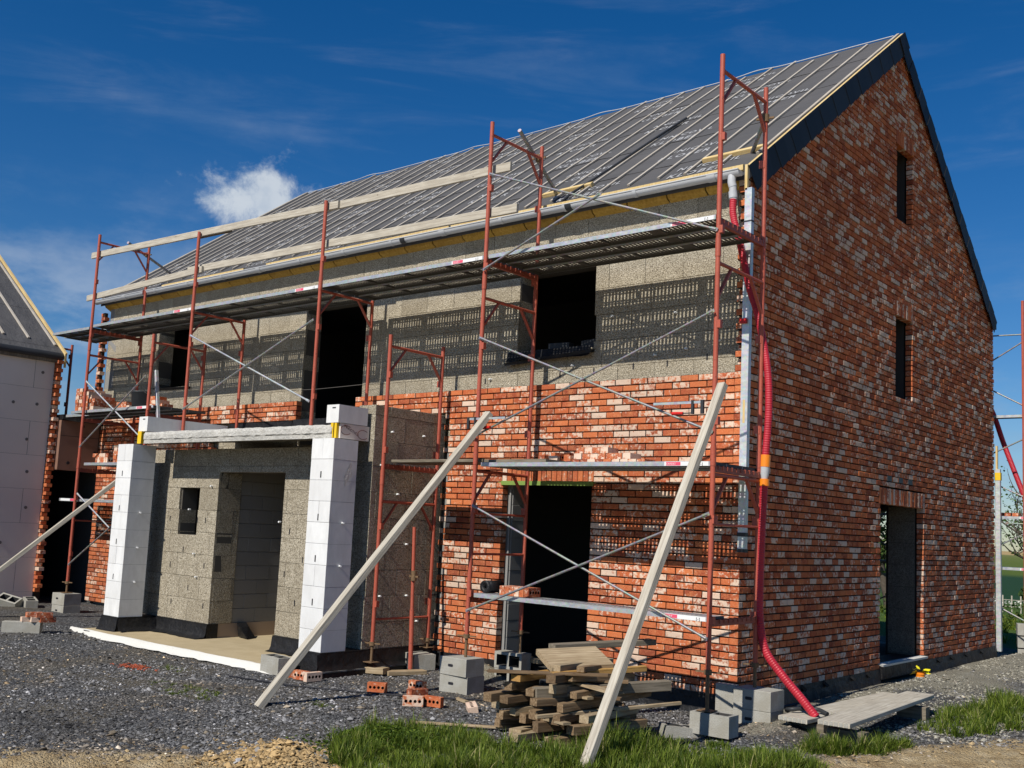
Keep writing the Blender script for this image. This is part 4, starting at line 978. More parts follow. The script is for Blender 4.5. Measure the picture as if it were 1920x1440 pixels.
mb = MB(); mb.tube([(-0.05,0.02,1.10),(-0.052,0.02,1.22)], 0.034, 10); mb.beam((-0.12,0.02,1.15),(0.03,0.02,1.15),.02,.02); mb.build('collar', M['rust'], t)
mb = MB(); mb.tube([(0,0,0.0),(0,0,0.012)], 0.085, 16); mb.build('foot_plate', M['rust'], t)

# ---------------------------------------------------------------- hoses
def hose_pts(ctrl, n=14):
    c = [Vector(p) for p in ctrl]; c = [c[0]*2-c[1]] + c + [c[-1]*2-c[-2]]; out = []
    for i in range(1, len(c)-2):
        for j in range(n):
            s = j/n; p0,p1,p2,p3 = c[i-1:i+3]
            out.append(0.5*((2*p1)+(p2-p0)*s+(2*p0-5*p1+4*p2-p3)*s*s+(3*p1-p0-3*p2+p3)*s**3))
    out.append(c[-2]); return out
def hose(name, ctrl, r, label, pitch=0.024, group=None, parent=None):
    pts = hose_pts(ctrl); 
    d = [0.0]
    for a, b in zip(pts[:-1], pts[1:]): d.append(d[-1]+(b-a).length)
    P, R = [], []; s = 0.0; i = 0; k = 0
    while s < d[-1]:
        while i < len(d)-2 and d[i+1] < s: i += 1
        f = (s-d[i])/max(1e-6, d[i+1]-d[i]); P.append(pts[i].lerp(pts[i+1], f)); R.append(r*(1.0 if k % 2 else 0.92)); s += pitch/2; k += 1
    mb = MB(); mb.tube(P, R, 16, flat=True)
    o = mb.build(name, M['hose'], parent)
    if parent is None: tag(o, label, 'drain hose', group)
    return o
dh = thing('drain_hose', 'red corrugated drain hose running from the gutter outlet down to the boards on the ground', 'drain hose')
hose('upper_hose', [(-0.105,-0.112,5.09),(-0.10,-0.11,4.9),(-0.01,-0.10,4.55),(0.10,-0.10,4.1),(0.20,-0.10,3.8),(0.33,-0.13,3.25),(0.36,-0.14,2.8),(0.335,-0.14,2.35)], 0.038, '', parent=dh)
hose('lower_hose', [(0.33,-0.15,2.12),(0.31,-0.15,1.6),(0.30,-0.15,1.05),(0.31,-0.15,0.72),(0.38,-0.15,0.44),(0.56,-0.14,0.22),(0.74,-0.13,0.04),(0.90,-0.13,-0.12)], 0.042, '', parent=dh)
mb = MB(); mb.tube([(0.336,-0.14,2.36),(0.333,-0.145,2.24)],0.050,14); mb.tube([(0.33,-0.148,2.12),(0.33,-0.15,2.05)],0.050,14); mb.build('orange_socket', M['orange'], dh)
mb = MB(); mb.tube([(0.333,-0.145,2.25),(0.331,-0.148,2.17),(0.331,-0.15,2.11)],[0.047,0.044,0.030],14); mb.build('coupling', M['pvc'], dh)
hose('drain_hose', [(-0.6,9.5,4.6),(-0.25,9.75,4.05),(-0.02,9.8,3.35),(0.28,9.8,2.5),(0.6,9.8,1.6)], 0.045, 'second red drain hose, hanging behind the far corner of the gable')

# ---------------------------------------------------------------- blocks
def block_mesh(L=0.39, Wd=0.19, H=0.19, cores=2, slot=False, chips=True, m='conblock'):
    mb = MB(); b = 0.004
    if cores:
        nc = cores; wt = 0.032; cw = (L-wt*(nc+1))/nc; holes = [(wt+i*(cw+wt), wt+i*(cw+wt)+cw, wt, Wd-wt) for i in range(nc)]
        xs = sorted({0, L, *[h[0] for h in holes], *[h[1] for h in holes]}); ys = [0, wt, Wd-wt, Wd]
        inh = lambda i, j: any(h[0]-1e-6 <= xs[i] and xs[i+1] <= h[1]+1e-6 for h in holes) and j == 1
        for i in range(len(xs)-1):
            for j in range(3):
                if inh(i, j):
                    x0,x1,y0,y1 = xs[i],xs[i+1],ys[j],ys[j+1]
                    mb.add([(x0,y0,0.02),(x1,y0,0.02),(x1,y1,0.02),(x0,y1,0.02),(x0,y0,H),(x1,y0,H),(x1,y1,H),(x0,y1,H)],[(0,1,2,3),(0,4,5,1),(1,5,6,2),(2,6,7,3),(3,7,4,0)],1)
                else: mb.add([(xs[i],ys[j],H),(xs[i+1],ys[j],H),(xs[i+1],ys[j+1],H),(xs[i],ys[j+1],H)],[(0,1,2,3)])
        mb.add([(0,0,0),(L,0,0),(L,Wd,0),(0,Wd,0),(0,0,H),(L,0,H),(L,Wd,H),(0,Wd,H)],[(3,2,1,0),(0,1,5,4),(1,2,6,5),(2,3,7,6),(3,0,4,7)])
    else:
        mb.beam((0,Wd/2,H/2),(L,Wd/2,H/2),Wd,H,bev=b)
    if slot: mb.add([(0.13,-0.0008,0.09),(0.19,-0.0008,0.09),(0.20,-0.0008,0.105),(0.19,-0.0008,0.12),(0.13,-0.0008,0.12),(0.12,-0.0008,0.105)],[(0,1,2,3,4,5)],2)
    return mb
blkA = block_mesh(0.39,0.29,0.19,cores=0,slot=True).build('concrete_block', [M['conblock'], M['void'], M['ink']]); 
blkC = block_mesh().build('concrete_block', [M['conblock'], M['void'], M['ink']])
blkA.location = (0,0,-50)
def blk(src, loc, rot, label, first=[True, True]):
    i = 0 if src is blkA else 1
    if first[i]: o = src; first[i] = False
    else: o = src.copy(); S.collection.objects.link(o)
    o.location = loc; o.rotation_euler = rot; return tag(o, label, 'concrete block', 'loose grey concrete blocks')
r90 = math.pi/2
blk(blkA, (0.14,-0.34,-0.30), (0,0,0.02), 'lower big grey block under the inner pole at the brick corner')
blk(blkA, (0.14,-0.335,-0.108), (0,0,0.0), 'upper big grey block under the inner pole at the brick corner')
bs = block_mesh(0.20,0.10,0.37,0).build('concrete_block', [M['conblock'], M['void'], M['ink']]); bs.location = (-0.075,-0.30,-0.28); bs.rotation_euler = (0,0,0.1); tag(bs, 'thin upright grey block leaning left of the corner pole blocks', 'concrete block', 'loose grey concrete blocks')
blk(blkC, (0.155,-1.19,-0.245), (0,0,0.03), 'hollow grey block under the outer pole at the brick corner')
blk(blkC, (0.02,-1.40,-0.37), (0.0,0.1,0.9), 'pale hollow block half hidden in the grass by the corner pole')
blk(blkA, (-2.92,-1.26,-0.29), (0,0,0.05), 'lower block of the pair under the tall middle pole')
blk(blkA, (-2.925,-1.265,-0.098), (0,0,0.0), 'upper block with a slot, of the pair under the tall middle pole')
blk(blkC, (-2.99,-0.10,-0.30), (r90,0,0.1), 'lower hollow block with open cores beside the ground floor doorway')
blk(blkC, (-2.985,-0.105,-0.108), (r90,0,0.06), 'upper hollow block with open cores beside the ground floor doorway')
blk(blkC, (-2.45,-0.05,-0.30), (0,0,0.3), 'shaded grey block just inside the ground floor doorway, behind the timber pile')
blk(blkC, (-2.40,-0.02,-0.105), (0,0,0.2), 'dark grey block lying on another at the ground floor doorway, behind the timber pile')
blk(blkA, (-4.40,-0.42,-0.26), (0,0,-0.35), 'grey block under the inner pole by the porch side wall')
blk(blkC, (-4.99,-2.10,-0.265), (0,0,-0.12), 'hollow grey block lying on the porch floor corner')
blk(blkA, (-11.83,-1.22,-0.28), (0,0,0.0), 'lower block of the pair under the leftmost scaffold pole')
blk(blkA, (-11.835,-1.225,-0.087), (0,0,0.02), 'upper block of the pair under the leftmost scaffold pole')
b3 = block_mesh(0.50,0.14,0.20,0).build('concrete_block', [M['conblock'], M['void'], M['ink']]); b3.location = (-9.60,-3.02,-0.29); b3.rotation_euler = (0,0,0.85); tag(b3, 'long pale block on the gravel with five small bricks on top', 'concrete block', 'loose grey concrete blocks')
blk(blkC, (-13.1,-1.55,-0.24), (0.5,0.2,0.5), 'tilted hollow block at the foot of the insulated wall, left one')
blk(blkC, (-12.92,-1.2,-0.24), (0.0,0.1,-0.3), 'dark grey block at the foot of the insulated wall, right one')
for i in range(3):
    o = block_mesh(0.40,0.30,0.19,0).build('concrete_block', [M['conblock'], M['void'], M['ink']]) if i == 0 else o.copy()
    if i: S.collection.objects.link(o)
    o.location = (0.18,9.75,-0.33+i*0.21); o.rotation_euler = (0,0,0.25+0.04*i); tag(o, '%s pale block of the pile behind the far corner' % ['lowest','middle','topmost'][i], 'concrete block', 'pale blocks behind the far corner')
for i, (x, y, rz) in enumerate(((-2.78,0.22,0.1),(-2.30,0.25,-0.2))):
    o = block_mesh(0.30,0.12,0.10,0,m='aac').build('aerated_block', [M['darkgrey'], M['void'], M['ink']]); o.location = (x,y,3.70); o.rotation_euler = (0,0,rz); tag(o, '%s dark block lying on the sill of the upper right window' % ['left','right'][i], 'block')
# timber packers under jacks
timber('sole_board', (-4.36,-1.12,-0.235),(-4.02,-1.02,-0.225),0.15,0.07,'pilepale','thick sole board under the outer pole before the porch side wall','board', rnd=(.5,0,0))
timber('sole_board', (-4.02,-1.01,-0.25),(-3.85,-0.55,-0.25),0.13,0.05,'pilepale','thin sole board beside the foot plate of the red steel prop','board', rnd=(.3,0,0))
timber('sole_board', (-2.95,0.0,0.0),(-2.45,-0.04,0.0),0.14,0.05,'pilepale','short board on the hollow blocks under the inner pole of the doorway frame','board', rnd=(.3,0,0))

# ---------------------------------------------------------------- bricks
def brick_mesh():
    mb = MB(); L, Wd, H = 0.205, 0.098, 0.063; mb.cr = (0.5,0.35,0.5)
    nc = 4; ox = 0.012; cw = (L-2*ox)/nc
    def face(z, s):
        # bed face with four round cores
        mb.add([(0,0,z),(ox,0,z),(ox,Wd,z),(0,Wd,z)],[(0,1,2,3) if s > 0 else (3,2,1,0)]); mb.add([(L-ox,0,z),(L,0,z),(L,Wd,z),(L-ox,Wd,z)],[(0,1,2,3) if s > 0 else (3,2,1,0)])
        for i in range(nc):
            a, b = ox+i*cw, ox+(i+1)*cw; cx, cy, r = (a+b)/2, Wd/2, 0.0165
            outer = [(b,cy),(b,Wd),(cx,Wd),(a,Wd),(a,cy),(a,0),(cx,0),(b,0)]
            inner = [(cx+r*math.cos(k*math.pi/4), cy+r*math.sin(k*math.pi/4)) for k in range(8)]
            vs = [(x,y,z) for x,y in outer] + [(x,y,z) for x,y in inner] + [(x,y,z-s*0.03) for x,y in inner]
            fs = [(k,(k+1)%8,8+(k+1)%8,8+k) for k in range(8)]
            mb.add(vs, fs, 0); mb.add(vs, [(8+k,8+(k+1)%8,16+(k+1)%8,16+k) for k in range(8)]+[tuple(range(16,24))], 1)
    face(H, 1); face(0.0, -1)
    mb.add([(0,0,0),(L,0,0),(L,Wd,0),(0,Wd,0),(0,0,H),(L,0,H),(L,Wd,H),(0,Wd,H)],[(0,1,5,4),(1,2,6,5),(2,3,7,6),(3,0,4,7)])
    return mb
bmeshes = []
for i in range(6):
    random.seed(40+i); mb = brick_mesh(); c = (random.random(), [0.3,0.5,0.78,0.35,0.97,0.6][i], 0); mb.rnd = [c]*len(mb.v)
    o = mb.build('brick', [M['brick'], M['core']]); bmeshes.append(o.data); bpy.data.objects.remove(o)
def brick(loc, rot, label, group, mi=None):
    o = bpy.data.objects.new('brick', bmeshes[random.randrange(6) if mi is None else mi]); S.collection.objects.link(o)
    o.location = loc; o.rotation_euler = rot; return tag(o, label, 'brick', group)
random.seed(77)
G = -0.28
for (x,y,rx,rz,lab,mi) in [(-3.33,-1.92,r90,0.55,'orange brick lying alone on the gravel before the red steel prop',0),(-3.18,-1.42,r90,0.10,'brick with visible holes lying furthest back on the gravel before the block pair',1),
    (-2.82,-1.78,0,1.35,'brick end towards the camera, below the one with visible holes',3),(-2.50,-2.22,r90,0.75,'half white brick at the front of the loose group',2),(-2.37,-2.02,r90,0.22,'brick with four round holes beside the half white one',0)]:
    brick((x,y,G+ (0.0 if rx == 0 else 0.0)), (rx,0,rz), lab, 'loose bricks on the gravel', mi)
o = brick((-1.98,-1.85,G),(0.2,0.1,-0.7),'white washed brick lying apart on the gravel near the timber pile','loose bricks on the gravel',4)
for (x,y,rx,rz,lab,mi) in [(-4.42,-2.02,r90,0.15,'orange brick with holes by the foot of the right column',1),(-4.52,-2.08,0,0.9,'reddish brick partly hidden behind the raking prop by the right column',0),(-4.20,-2.10,r90,1.5,'pale brick end on the gravel by the right column',4)]:
    brick((x,y,G),(rx,0,rz),lab,'loose bricks on the gravel',mi)
ORD = ['first','second','third','fourth','fifth','sixth','seventh','eighth','ninth','tenth']
ROW = lambda r, n: 'top' if r == n-1 else ('bottom' if r == 0 else ORD[r])
def stack(x, y, z, cols, rows, dx, dz, rot, lab, grp, jit=0.006, rowlens=None):
    for r in range(rows):
        n = cols if rowlens is None else rowlens[r]
        for c in range(n):
            xx = x + c*dx*math.cos(rot[2]-0) + random.uniform(-jit,jit); yy = y + random.uniform(-jit,jit)
            brick((xx, yy, z + r*dz), (rot[0], rot[1], rot[2]+random.uniform(-.04,.04)), lab, grp)
# tall stack at the left end: headers towards the viewer
for r in range(6):
    n = [6,6,6,5,4,2][r]
    for c in range(n):
        for d in range(2): brick((-12.08+c*0.107+0.098+random.uniform(-.004,.004), -1.02+d*0.215+random.uniform(-.01,.01), 3.152+r*0.064), (0,0,r90+random.uniform(-.04,.04)), '%s brick from the left in the %s row of the tall stack, %s' % (ORD[c], ROW(r,6), ['front','back'][d]), 'bricks of the tall left stack')
for r in range(2):
    for c in range([4,3][r]): brick((-10.02+c*0.10-.9,-0.85,3.152+r*0.064),(0,0,r90+random.uniform(-.1,.1)),'%s brick from the left in the %s row, heap left of the bucket' % (ORD[c], ROW(r,2)),'bricks beside the bucket')
for r in range(3):
    for c in range([4,3,2][r]): brick((-9.92+c*0.10-0.1,-0.8,3.152+r*0.064),(0,0,r90+random.uniform(-.1,.1)),'%s brick from the left in the %s row, heap right of the bucket' % (ORD[c], ROW(r,3)),'bricks right of the bucket')
for r in range(2):
    for c in range([6,5][r]):
        brick((-11.42+c*0.066,-0.92,2.262+r*0.10),(0,-r90,r90) if False else (r90,0,r90),'%s brick on edge in the left low stack beside the left column' % ORD[c],'bricks on the lower left plank') if r == 0 else brick((-11.42+c*0.102,-0.92,2.362),(0,0,r90),'%s brick lying on top of the left low stack beside the left column' % ORD[c],'bricks on the lower left plank')
for r in range(4):
    for c in range([5,4,4,3][r]): brick((-10.75+c*0.105,-0.92+random.uniform(-.01,.01),2.262+r*0.064),(0,0,r90+random.uniform(-.05,.05)),'%s brick from the left, %s row, stack touching the left column' % (ORD[c], ROW(r,4)),'bricks on the lower left plank')
# bricks on the middle deck
for r in range(3):
    n = [9,7,4][r]
    for c in range(n): brick((-1.72+c*0.105+r*0.03+0.1,-0.62+random.uniform(-.006,.006),2.228+r*0.064),(0,0,r90+random.uniform(-.03,.03)),'%s brick from the left in the %s row of the stepped heap' % (ORD[c], ROW(r,3)),'bricks on the middle deck')
for c in range(5): brick((-2.10+c*0.09,-0.62,2.268+random.uniform(0,.01)),(r90 if c % 2 else 0,0,r90+random.uniform(-.3,.3)),'%s brick from the left in the loose row on the wooden deck board' % ORD[c],'bricks on the wooden deck board')
for c in range(6): brick((-2.36+c*0.068+0.06,-1.05,0.795),(r90,0,r90+random.uniform(-.03,.03)),'%s brick from the black roll in the row on the lowest deck' % ORD[c],'bricks on the lowest deck')
for i,(dx,dy,dz,a) in enumerate(((0,0,0,0.9),(0.12,0.09,0,0.9),(0.22,0.19,0,1.0),(0.05,0.05,0.065,0.9),(0.18,0.14,0.065,0.8))):
    brick((-9.42+dx*.9,-2.83+dy*.9,-0.088+dz),(0,0,a-1.1+r90),'%s of the five bricks on the long pale block' % ['front left brick','middle lower brick','right lower brick','upper left brick','upper right brick'][i],'bricks on the long pale block')
for c in range(3): brick((0.05+c*0.12,9.42,2.10),(0,0,r90),'%s brick on the rear plank behind the far gable corner' % ORD[c],'bricks on the rear scaffold')
for c in range(4): brick((-9.0+c*0.22,-0.35-c*0.02,2.652),(0,0,random.uniform(-.15,.15)),'%s brick from the left on the porch roof, behind the edge beam' % ORD[c],'bricks on the porch roof')
brick((-5.62,-1.0,2.652),(0,0,0.1),'brick lying flat on the porch slab before the upper doorway','bricks on the porch roof')
# ---------------------------------------------------------------- deck odds and ends
timber('deck_board', (-4.14,-0.80,2.252),(-2.66,-0.80,2.252),0.45,0.035,'darkboard','brown wooden deck board between the short frame and the tall middle frame','deck board', rnd=(.2,0,0))
timber('deck_board', (-2.66,-0.82,2.250),(-1.78,-0.82,2.250),0.36,0.035,'darkboard','brown wooden board lying on the left end of the middle steel deck','deck board', rnd=(.4,0,0))
t = thing('bucket', 'dark grey builder bucket on the left scaffold deck', 'bucket', (-10.55,-0.70,3.152))
mb = MB(); mb.smooth = True; rr = [(0.12,0.0),(0.155,0.27),(0.165,0.275),(0.168,0.30),(0.158,0.30),(0.115,0.03)]; n = 24; vs = [(r_*math.cos(2*math.pi*j/n), r_*math.sin(2*math.pi*j/n), z) for r_, z in rr for j in range(n)]
mb.add(vs, [(i*n+j,i*n+(j+1)%n,(i+1)*n+(j+1)%n,(i+1)*n+j) for i in range(len(rr)-1) for j in range(n)] + [tuple(range(5*n,6*n)), tuple(range(n-1,-1,-1))]); mb.build('tub', M['darkgrey'], t)
mb = MB(); mb.tube([(0.168*math.cos(a), 0.10*math.sin(a)-0.03, 0.285-0.04*math.sin(a)) for a in np.linspace(0, math.pi, 14)], 0.004, 5); mb.build('handle', M['galv'], t)
t = thing('membrane_roll', 'small roll of black membrane at the left end of the lowest deck', 'membrane roll', (-2.58,-0.98,0.86))
mb = MB(); mb.smooth = True; n = 20
vs = [(r_*math.cos(2*math.pi*j/n)*1.0, y, r_*math.sin(2*math.pi*j/n)) for r_, y in ((0.028,0.0),(0.068,0.0),(0.068,0.26),(0.028,0.26)) for j in range(n)]
mb.add(vs, [(i*n+j,i*n+(j+1)%n,((i+1)%4)*n+(j+1)%n,((i+1)%4)*n+j) for i in range(4) for j in range(n)]); mb.build('roll', M['black'], t)
t = thing('pipe_marker', 'orange pipe stub with yellow ribbon standing in the gravel by the side door', 'pipe stub', (0.33,4.42,-0.24))
mb = MB(); mb.tube([(0,0,0),(0,0,0.13)], 0.055, 16); mb.tube([(0,0,0.10),(0,0,0.13)], 0.062, 16); mb.build('pipe', M['orange'], t)
mb = MB(); random.seed(2)
for i in range(16):
    a = random.uniform(0,6.28); c = Vector((0.06*math.cos(a),0.06*math.sin(a),0.135+random.uniform(-.01,.03))); d = Vector((math.cos(a)*.07,math.sin(a)*.07,random.uniform(-.05,.04))); p = Vector((-math.sin(a),math.cos(a),0.3))*0.02
    mb.add([c-p,c+p,c+d*0.6+p*1.2,c+d+p*0.2,c+d*0.7-p],[(0,1,2,3,4)])
mb.build('ribbon', M['tapeyellow'], t)
# hollow floor boards lying right of the corner
def hboard(label, p, rz, L, Wd, tilt):
    t = thing('ribbed_board', label, 'board', p, rz); t.rotation_euler = (tilt, 0, rz)
    mb = MB(); mb.beam((0,0,0.02),(0,L,0.02),Wd,0.042,bev=.005, rnd=(0.1,0,0)); mb.build('board_top', M['greywood'], t)
    mb = MB()
    for i in range(6): mb.box((-Wd/2+0.012+i*(Wd-0.02)/6,-0.003,0.002),(-Wd/2+0.012+(i+0.8)*(Wd-0.02)/6,0.012,0.037))
    mb.build('end_rib', M['conblock'], t)
hboard('front pale board lying on blocks beside the gable foot', (1.26,-0.60,-0.085), 0.045, 2.6, 0.29, 0.0)
hboard('rear pale board lying under the end of the red hose', (0.765,-0.36,-0.150), -0.025, 2.5, 0.29, 0.0)
timber('support_block', (1.12,-0.35,-0.22),(1.46,-0.35,-0.22),0.12,0.16,'darkboard','dark timber block under the near end of the front pale board','timber block')
timber('support_block', (1.05,1.60,-0.20),(1.35,1.60,-0.20),0.12,0.14,'darkboard','dark timber block under the far end of the front pale board','timber block')
timber('support_block', (0.65,-0.10,-0.23),(0.98,-0.10,-0.23),0.12,0.12,'darkboard','dark timber block under the near end of the rear pale board','timber block')
mb = MB(); pts = hose_pts([(0.14,0.4,-0.21),(0.3,0.9,-0.17),(0.42,0.3,-0.16),(0.62,-0.12,-0.08),(0.8,0.05,-0.07),(0.95,0.0,-0.09)],8); mb.tube(pts,0.02,7); tag(mb.build('black_cable', M['darkgrey']), 'black cable looping over the rear pale board', 'cable')
mb = MB(); pts = hose_pts([(-4.9,-2.6,-0.27),(-4.0,-2.45,-0.268),(-3.2,-2.1,-0.268),(-2.6,-1.75,-0.267),(-2.1,-1.35,-0.266),(-1.7,-1.0,-0.268)],10); mb.tube([p+Vector((0,0,random.uniform(0,.008))) for p in pts],0.009,6); tag(mb.build('ground_cable', M['ink']), 'thin black cable on the gravel past the loose bricks', 'cable')
mb = MB(); mb.tube([(-7.6,0.05,3.43),(-7.0,0.02,3.41),(-6.3,0.02,3.42),(-5.6,0.05,3.44)],0.003,4); tag(mb.build('string_line', M['fixing']), 'thin string line stretched across the upper doorway', 'string')

# ---------------------------------------------------------------- timber pile
random.seed(123)
PG = 'old timbers in the pile'
cx, cy = -0.50, -2.12
kinds = ['pile','pile','pile','pilepale','pileorange']
desc = {'pile':'brown','pilepale':'pale','pileorange':'orange toned'}
lay = ['bottom','bottom','second','second','third','third','fourth','fifth','sixth','upper']
z = -0.27; idx = 0
where = ['near the left edge','left of centre','in the centre','right of centre','near the right edge','at the right edge']
for L_ in range(7):
    n = [6,5,5,5,4,3,2][L_]; h = [0.085,0.085,0.08,0.075,0.075,0.07,0.06][L_]
    span = [0.98,0.95,0.92,0.85,0.75,0.6,0.42][L_]; sh = [0,0,0.0,-0.04,0.0,0.04,0.1][L_]
    for i in range(n):
        x = cx + sh - span/2 + span*(i+0.5)/n + random.uniform(-.04,.04)
        w = random.uniform(0.07,0.12); ln = random.uniform(0.85,1.15) if L_ < 4 else random.uniform(0.6,0.95)
        a = math.radians(random.uniform(74,106)); yy = cy + random.uniform(-.16,.16)
        d = Vector((math.cos(a), math.sin(a), random.uniform(-.07,.07)))*ln/2
        k = random.choice(kinds) if L_ > 3 else random.choice(['pile','pile','pile','pilepale']); hh = h*random.uniform(.7,1.0)
        c = Vector((x, yy, z+hh/2))
        timber('pile_timber', c-d, c+d, w, hh, k, '%s squared timber in the %s layer of the pile, %s' % (desc[k], ['bottom','second','third','fourth','fifth','sixth','top'][L_], where[min(5, int((i+0.5)/n*6))]), 'timber', PG, rnd=grnd(), bev=.003, loc=c)
    z += h*0.98
    for j in range([0,3,2,2,2,1,0][L_]):
        a = math.radians(random.uniform(-40,-5) if j % 2 else random.uniform(5,40)); ln = random.uniform(0.6,1.1)
        c = Vector((cx+random.uniform(-.25,.15), cy-0.35+random.uniform(-.1,.5), z+0.011)); d = Vector((math.cos(a),math.sin(a),random.uniform(-.03,.03)))*ln/2
        timber('pile_lath', c-d, c+d, random.uniform(.07,.12), 0.02, 'pilepale' if j % 2 else 'pile', 'thin slat lying crosswise on the %s layer of the pile, %s' % (['bottom','second','third','fourth','fifth','sixth','top'][L_], ['nearer the camera','further back','at the left','at the right'][j]), 'timber slat', PG, rnd=grnd(), bev=.002, loc=c)
    z += 0.02
c = Vector((-0.60,-1.95,z+0.05)); 
timber('wide_board', (-0.72,-2.25,0.36),(-0.42,-1.75,0.39), 0.42, 0.055, 'pilepale', 'wide pale board lying on top of the pile', 'board', PG, rnd=(.1,0,0), up=(0.25,-0.1,1))
timber('pile_timber', (-1.02,-1.75,0.42),(-0.62,-0.62,0.45), 0.12, 0.055, 'darkboard', 'long grey beam sticking out at the top back of the pile', 'timber', PG, rnd=(.2,0,0))
timber('pile_timber', (-0.52,-2.62,0.14),(0.02,-1.35,0.17), 0.09, 0.09, 'darkboard', 'long grey beam at mid height on the right of the pile', 'timber', PG, rnd=(.1,0,0))
timber('pile_timber', (-0.44,-2.50,0.29),(-0.14,-1.50,0.31), 0.05, 0.05, 'pileorange', 'orange lath near the top right of the pile', 'timber', PG, rnd=(.1,0,0))
timber('pile_timber', (-0.38,-2.76,-0.02),(0.12,-1.30,0.02), 0.03, 0.03, 'pilepale', 'thin pale lath on the right flank of the pile', 'timber', PG, rnd=(.0,0,0))
t = MB(); t.tube([(-0.62,-2.42,0.20),(-0.35,-2.0,0.22)],0.028,8); tag(t.build('pipe_offcut', M['darkgrey']), 'dark grey plastic pipe offcut in the middle of the pile', 'pipe')
timber('wood_offcut', (-2.38,-1.55,-0.265),(-2.18,-1.62,-0.265),0.05,0.025,'pilepale','small pale wood offcut on the gravel beside the block pair','offcut')
timber('wood_offcut', (-1.75,-1.15,-0.26),(-1.55,-1.35,-0.26),0.07,0.04,'pilepale','pale wood offcut behind the timber pile on the left','offcut')
timber('lath', (-1.75,-2.85,-0.26),(-1.0,-2.35,-0.255),0.05,0.02,'pilepale','pale lath on the ground between grass and timber pile','lath')
# ---------------------------------------------------------------- ground
def sstep(v, a, b): q = np.clip((v-a)/(b-a), 0, 1); return q*q*(3-2*q)
_pl = np.array([(-14,-9.4),(-6,-7.2),(-3.0,-6.05),(-2.3,-5.35),(-1.7,-4.75),(-0.9,-4.05),(0.2,-2.75),(1.0,-1.65),(1.35,-0.9),(1.75,0.3),(2.3,1.5),(3.2,3.4),(4.6,7.0),(9,14)], float)
def sdist(x, y):
    best = np.full(x.shape, 1e9); sg = np.ones(x.shape)
    for (ax, ay), (bx, by) in zip(_pl[:-1], _pl[1:]):
        dx, dy = bx-ax, by-ay; q = np.clip(((x-ax)*dx+(y-ay)*dy)/(dx*dx+dy*dy), 0, 1)
        d = np.hypot(x-ax-q*dx, y-ay-q*dy); c = (x-ax)*dy-(y-ay)*dx; m = d < best
        best = np.where(m, d, best); sg = np.where(m, np.sign(c), sg)
    return best*sg                      # positive on the sandy side
_ph = rng.uniform(0, 6.28, (40, 2)); _an = rng.uniform(0, 3.14, 40)
def fbm(x, y, f0, n=5, g=0.55):
    o = 0; a = 1.0; f = f0; k = 0
    for i in range(n):
        for j in range(3):
            t_ = _an[k % 40]+j*1.05; o = o + a*np.sin((x*math.cos(t_)+y*math.sin(t_))*f+_ph[k % 40][0]+1.3*np.sin((x*math.sin(t_)-y*math.cos(t_))*f*0.7+_ph[k % 40][1])); k += 1
        a *= g; f *= 2.1
    return o/3
def gz(x, y):
    x = np.asarray(x, float); y = np.asarray(y, float)
    z = -0.285 + 0.012*fbm(x, y, 1.3) + 0.004*fbm(x, y, 9.0, 3)
    z = z + 0.07*sstep(-x, 8.0, 11.0)
    z = z + 0.20*np.exp(-((x+3.30)**2/0.16+(y+0.22)**2/0.07))
    z = z + 0.08*np.exp(-((x-0.55)**2/0.12+(y+0.15)**2/0.5))
    gm = np.exp(-((x-0.55)**2/0.16))*sstep(y, 0.9, 2.2)*(1-sstep(y, 9.2, 11))
    z = z + gm*(0.10+0.05*fbm(x*1.5, y*1.1, 1.7, 3)) + 0.03*np.exp(-((x-0.9)**2/0.8))*sstep(y,-1,2)*(1-sstep(y,10,12))
    for c0, wdt in ((-5.6, 0.16), (-4.1, 0.16)):
        q = (y - c0) - 0.10*(x+8) + 0.15*np.sin(x*0.6); z = z - 0.022*np.exp(-(q/wdt)**2)*(1+0.4*fbm(x,y,5,2)) + 0.012*np.exp(-((np.abs(q)-0.26)/0.09)**2)
    s = sdist(x, y)
    z = z + 0.025*sstep(s, -0.1, 0.3)*fbm(x, y, 6.5, 4, 0.6)*(1-sstep(np.hypot(x,y),8,14))
    z = z + 0.10*np.exp(-((x+1.32)**2/0.10+(y+4.68)**2/0.07))*(1+0.5*fbm(x,y,12,3))
    z = z - 2.1*sstep(y, 13, 60)
    d = np.hypot(x, y); z = z + 0.0*d
    return z
def axis(lo, hi, st, far, g=1.22):
    c = list(np.arange(lo, hi+1e-6, st)); s = st
    a = lo
    while a > -far: s *= g; a -= s; c.insert(0, a)
    s = st; a = hi
    while a < far: s *= g; a += s; c.append(a)
    return np.array(c)
gx = axis(-13.0, 4.2, 0.055, 2600); gy_ = axis(-7.4, 10.5, 0.06, 2600)
XX, YY = np.meshgrid(gx, gy_, indexing='ij'); ZZ = gz(XX, YY)
def grid_obj(name, XX, YY, ZZ, material, zone=None):
    nx, ny = XX.shape; V = np.stack([XX, YY, ZZ], -1).reshape(-1, 3).astype(np.float32)
    I = np.arange(nx*ny).reshape(nx, ny)
    F = np.stack([I[:-1,:-1], I[1:,:-1], I[1:,1:], I[:-1,1:]], -1).reshape(-1, 4)
    return fast_mesh(name, V, F, material, zone, smooth=True)
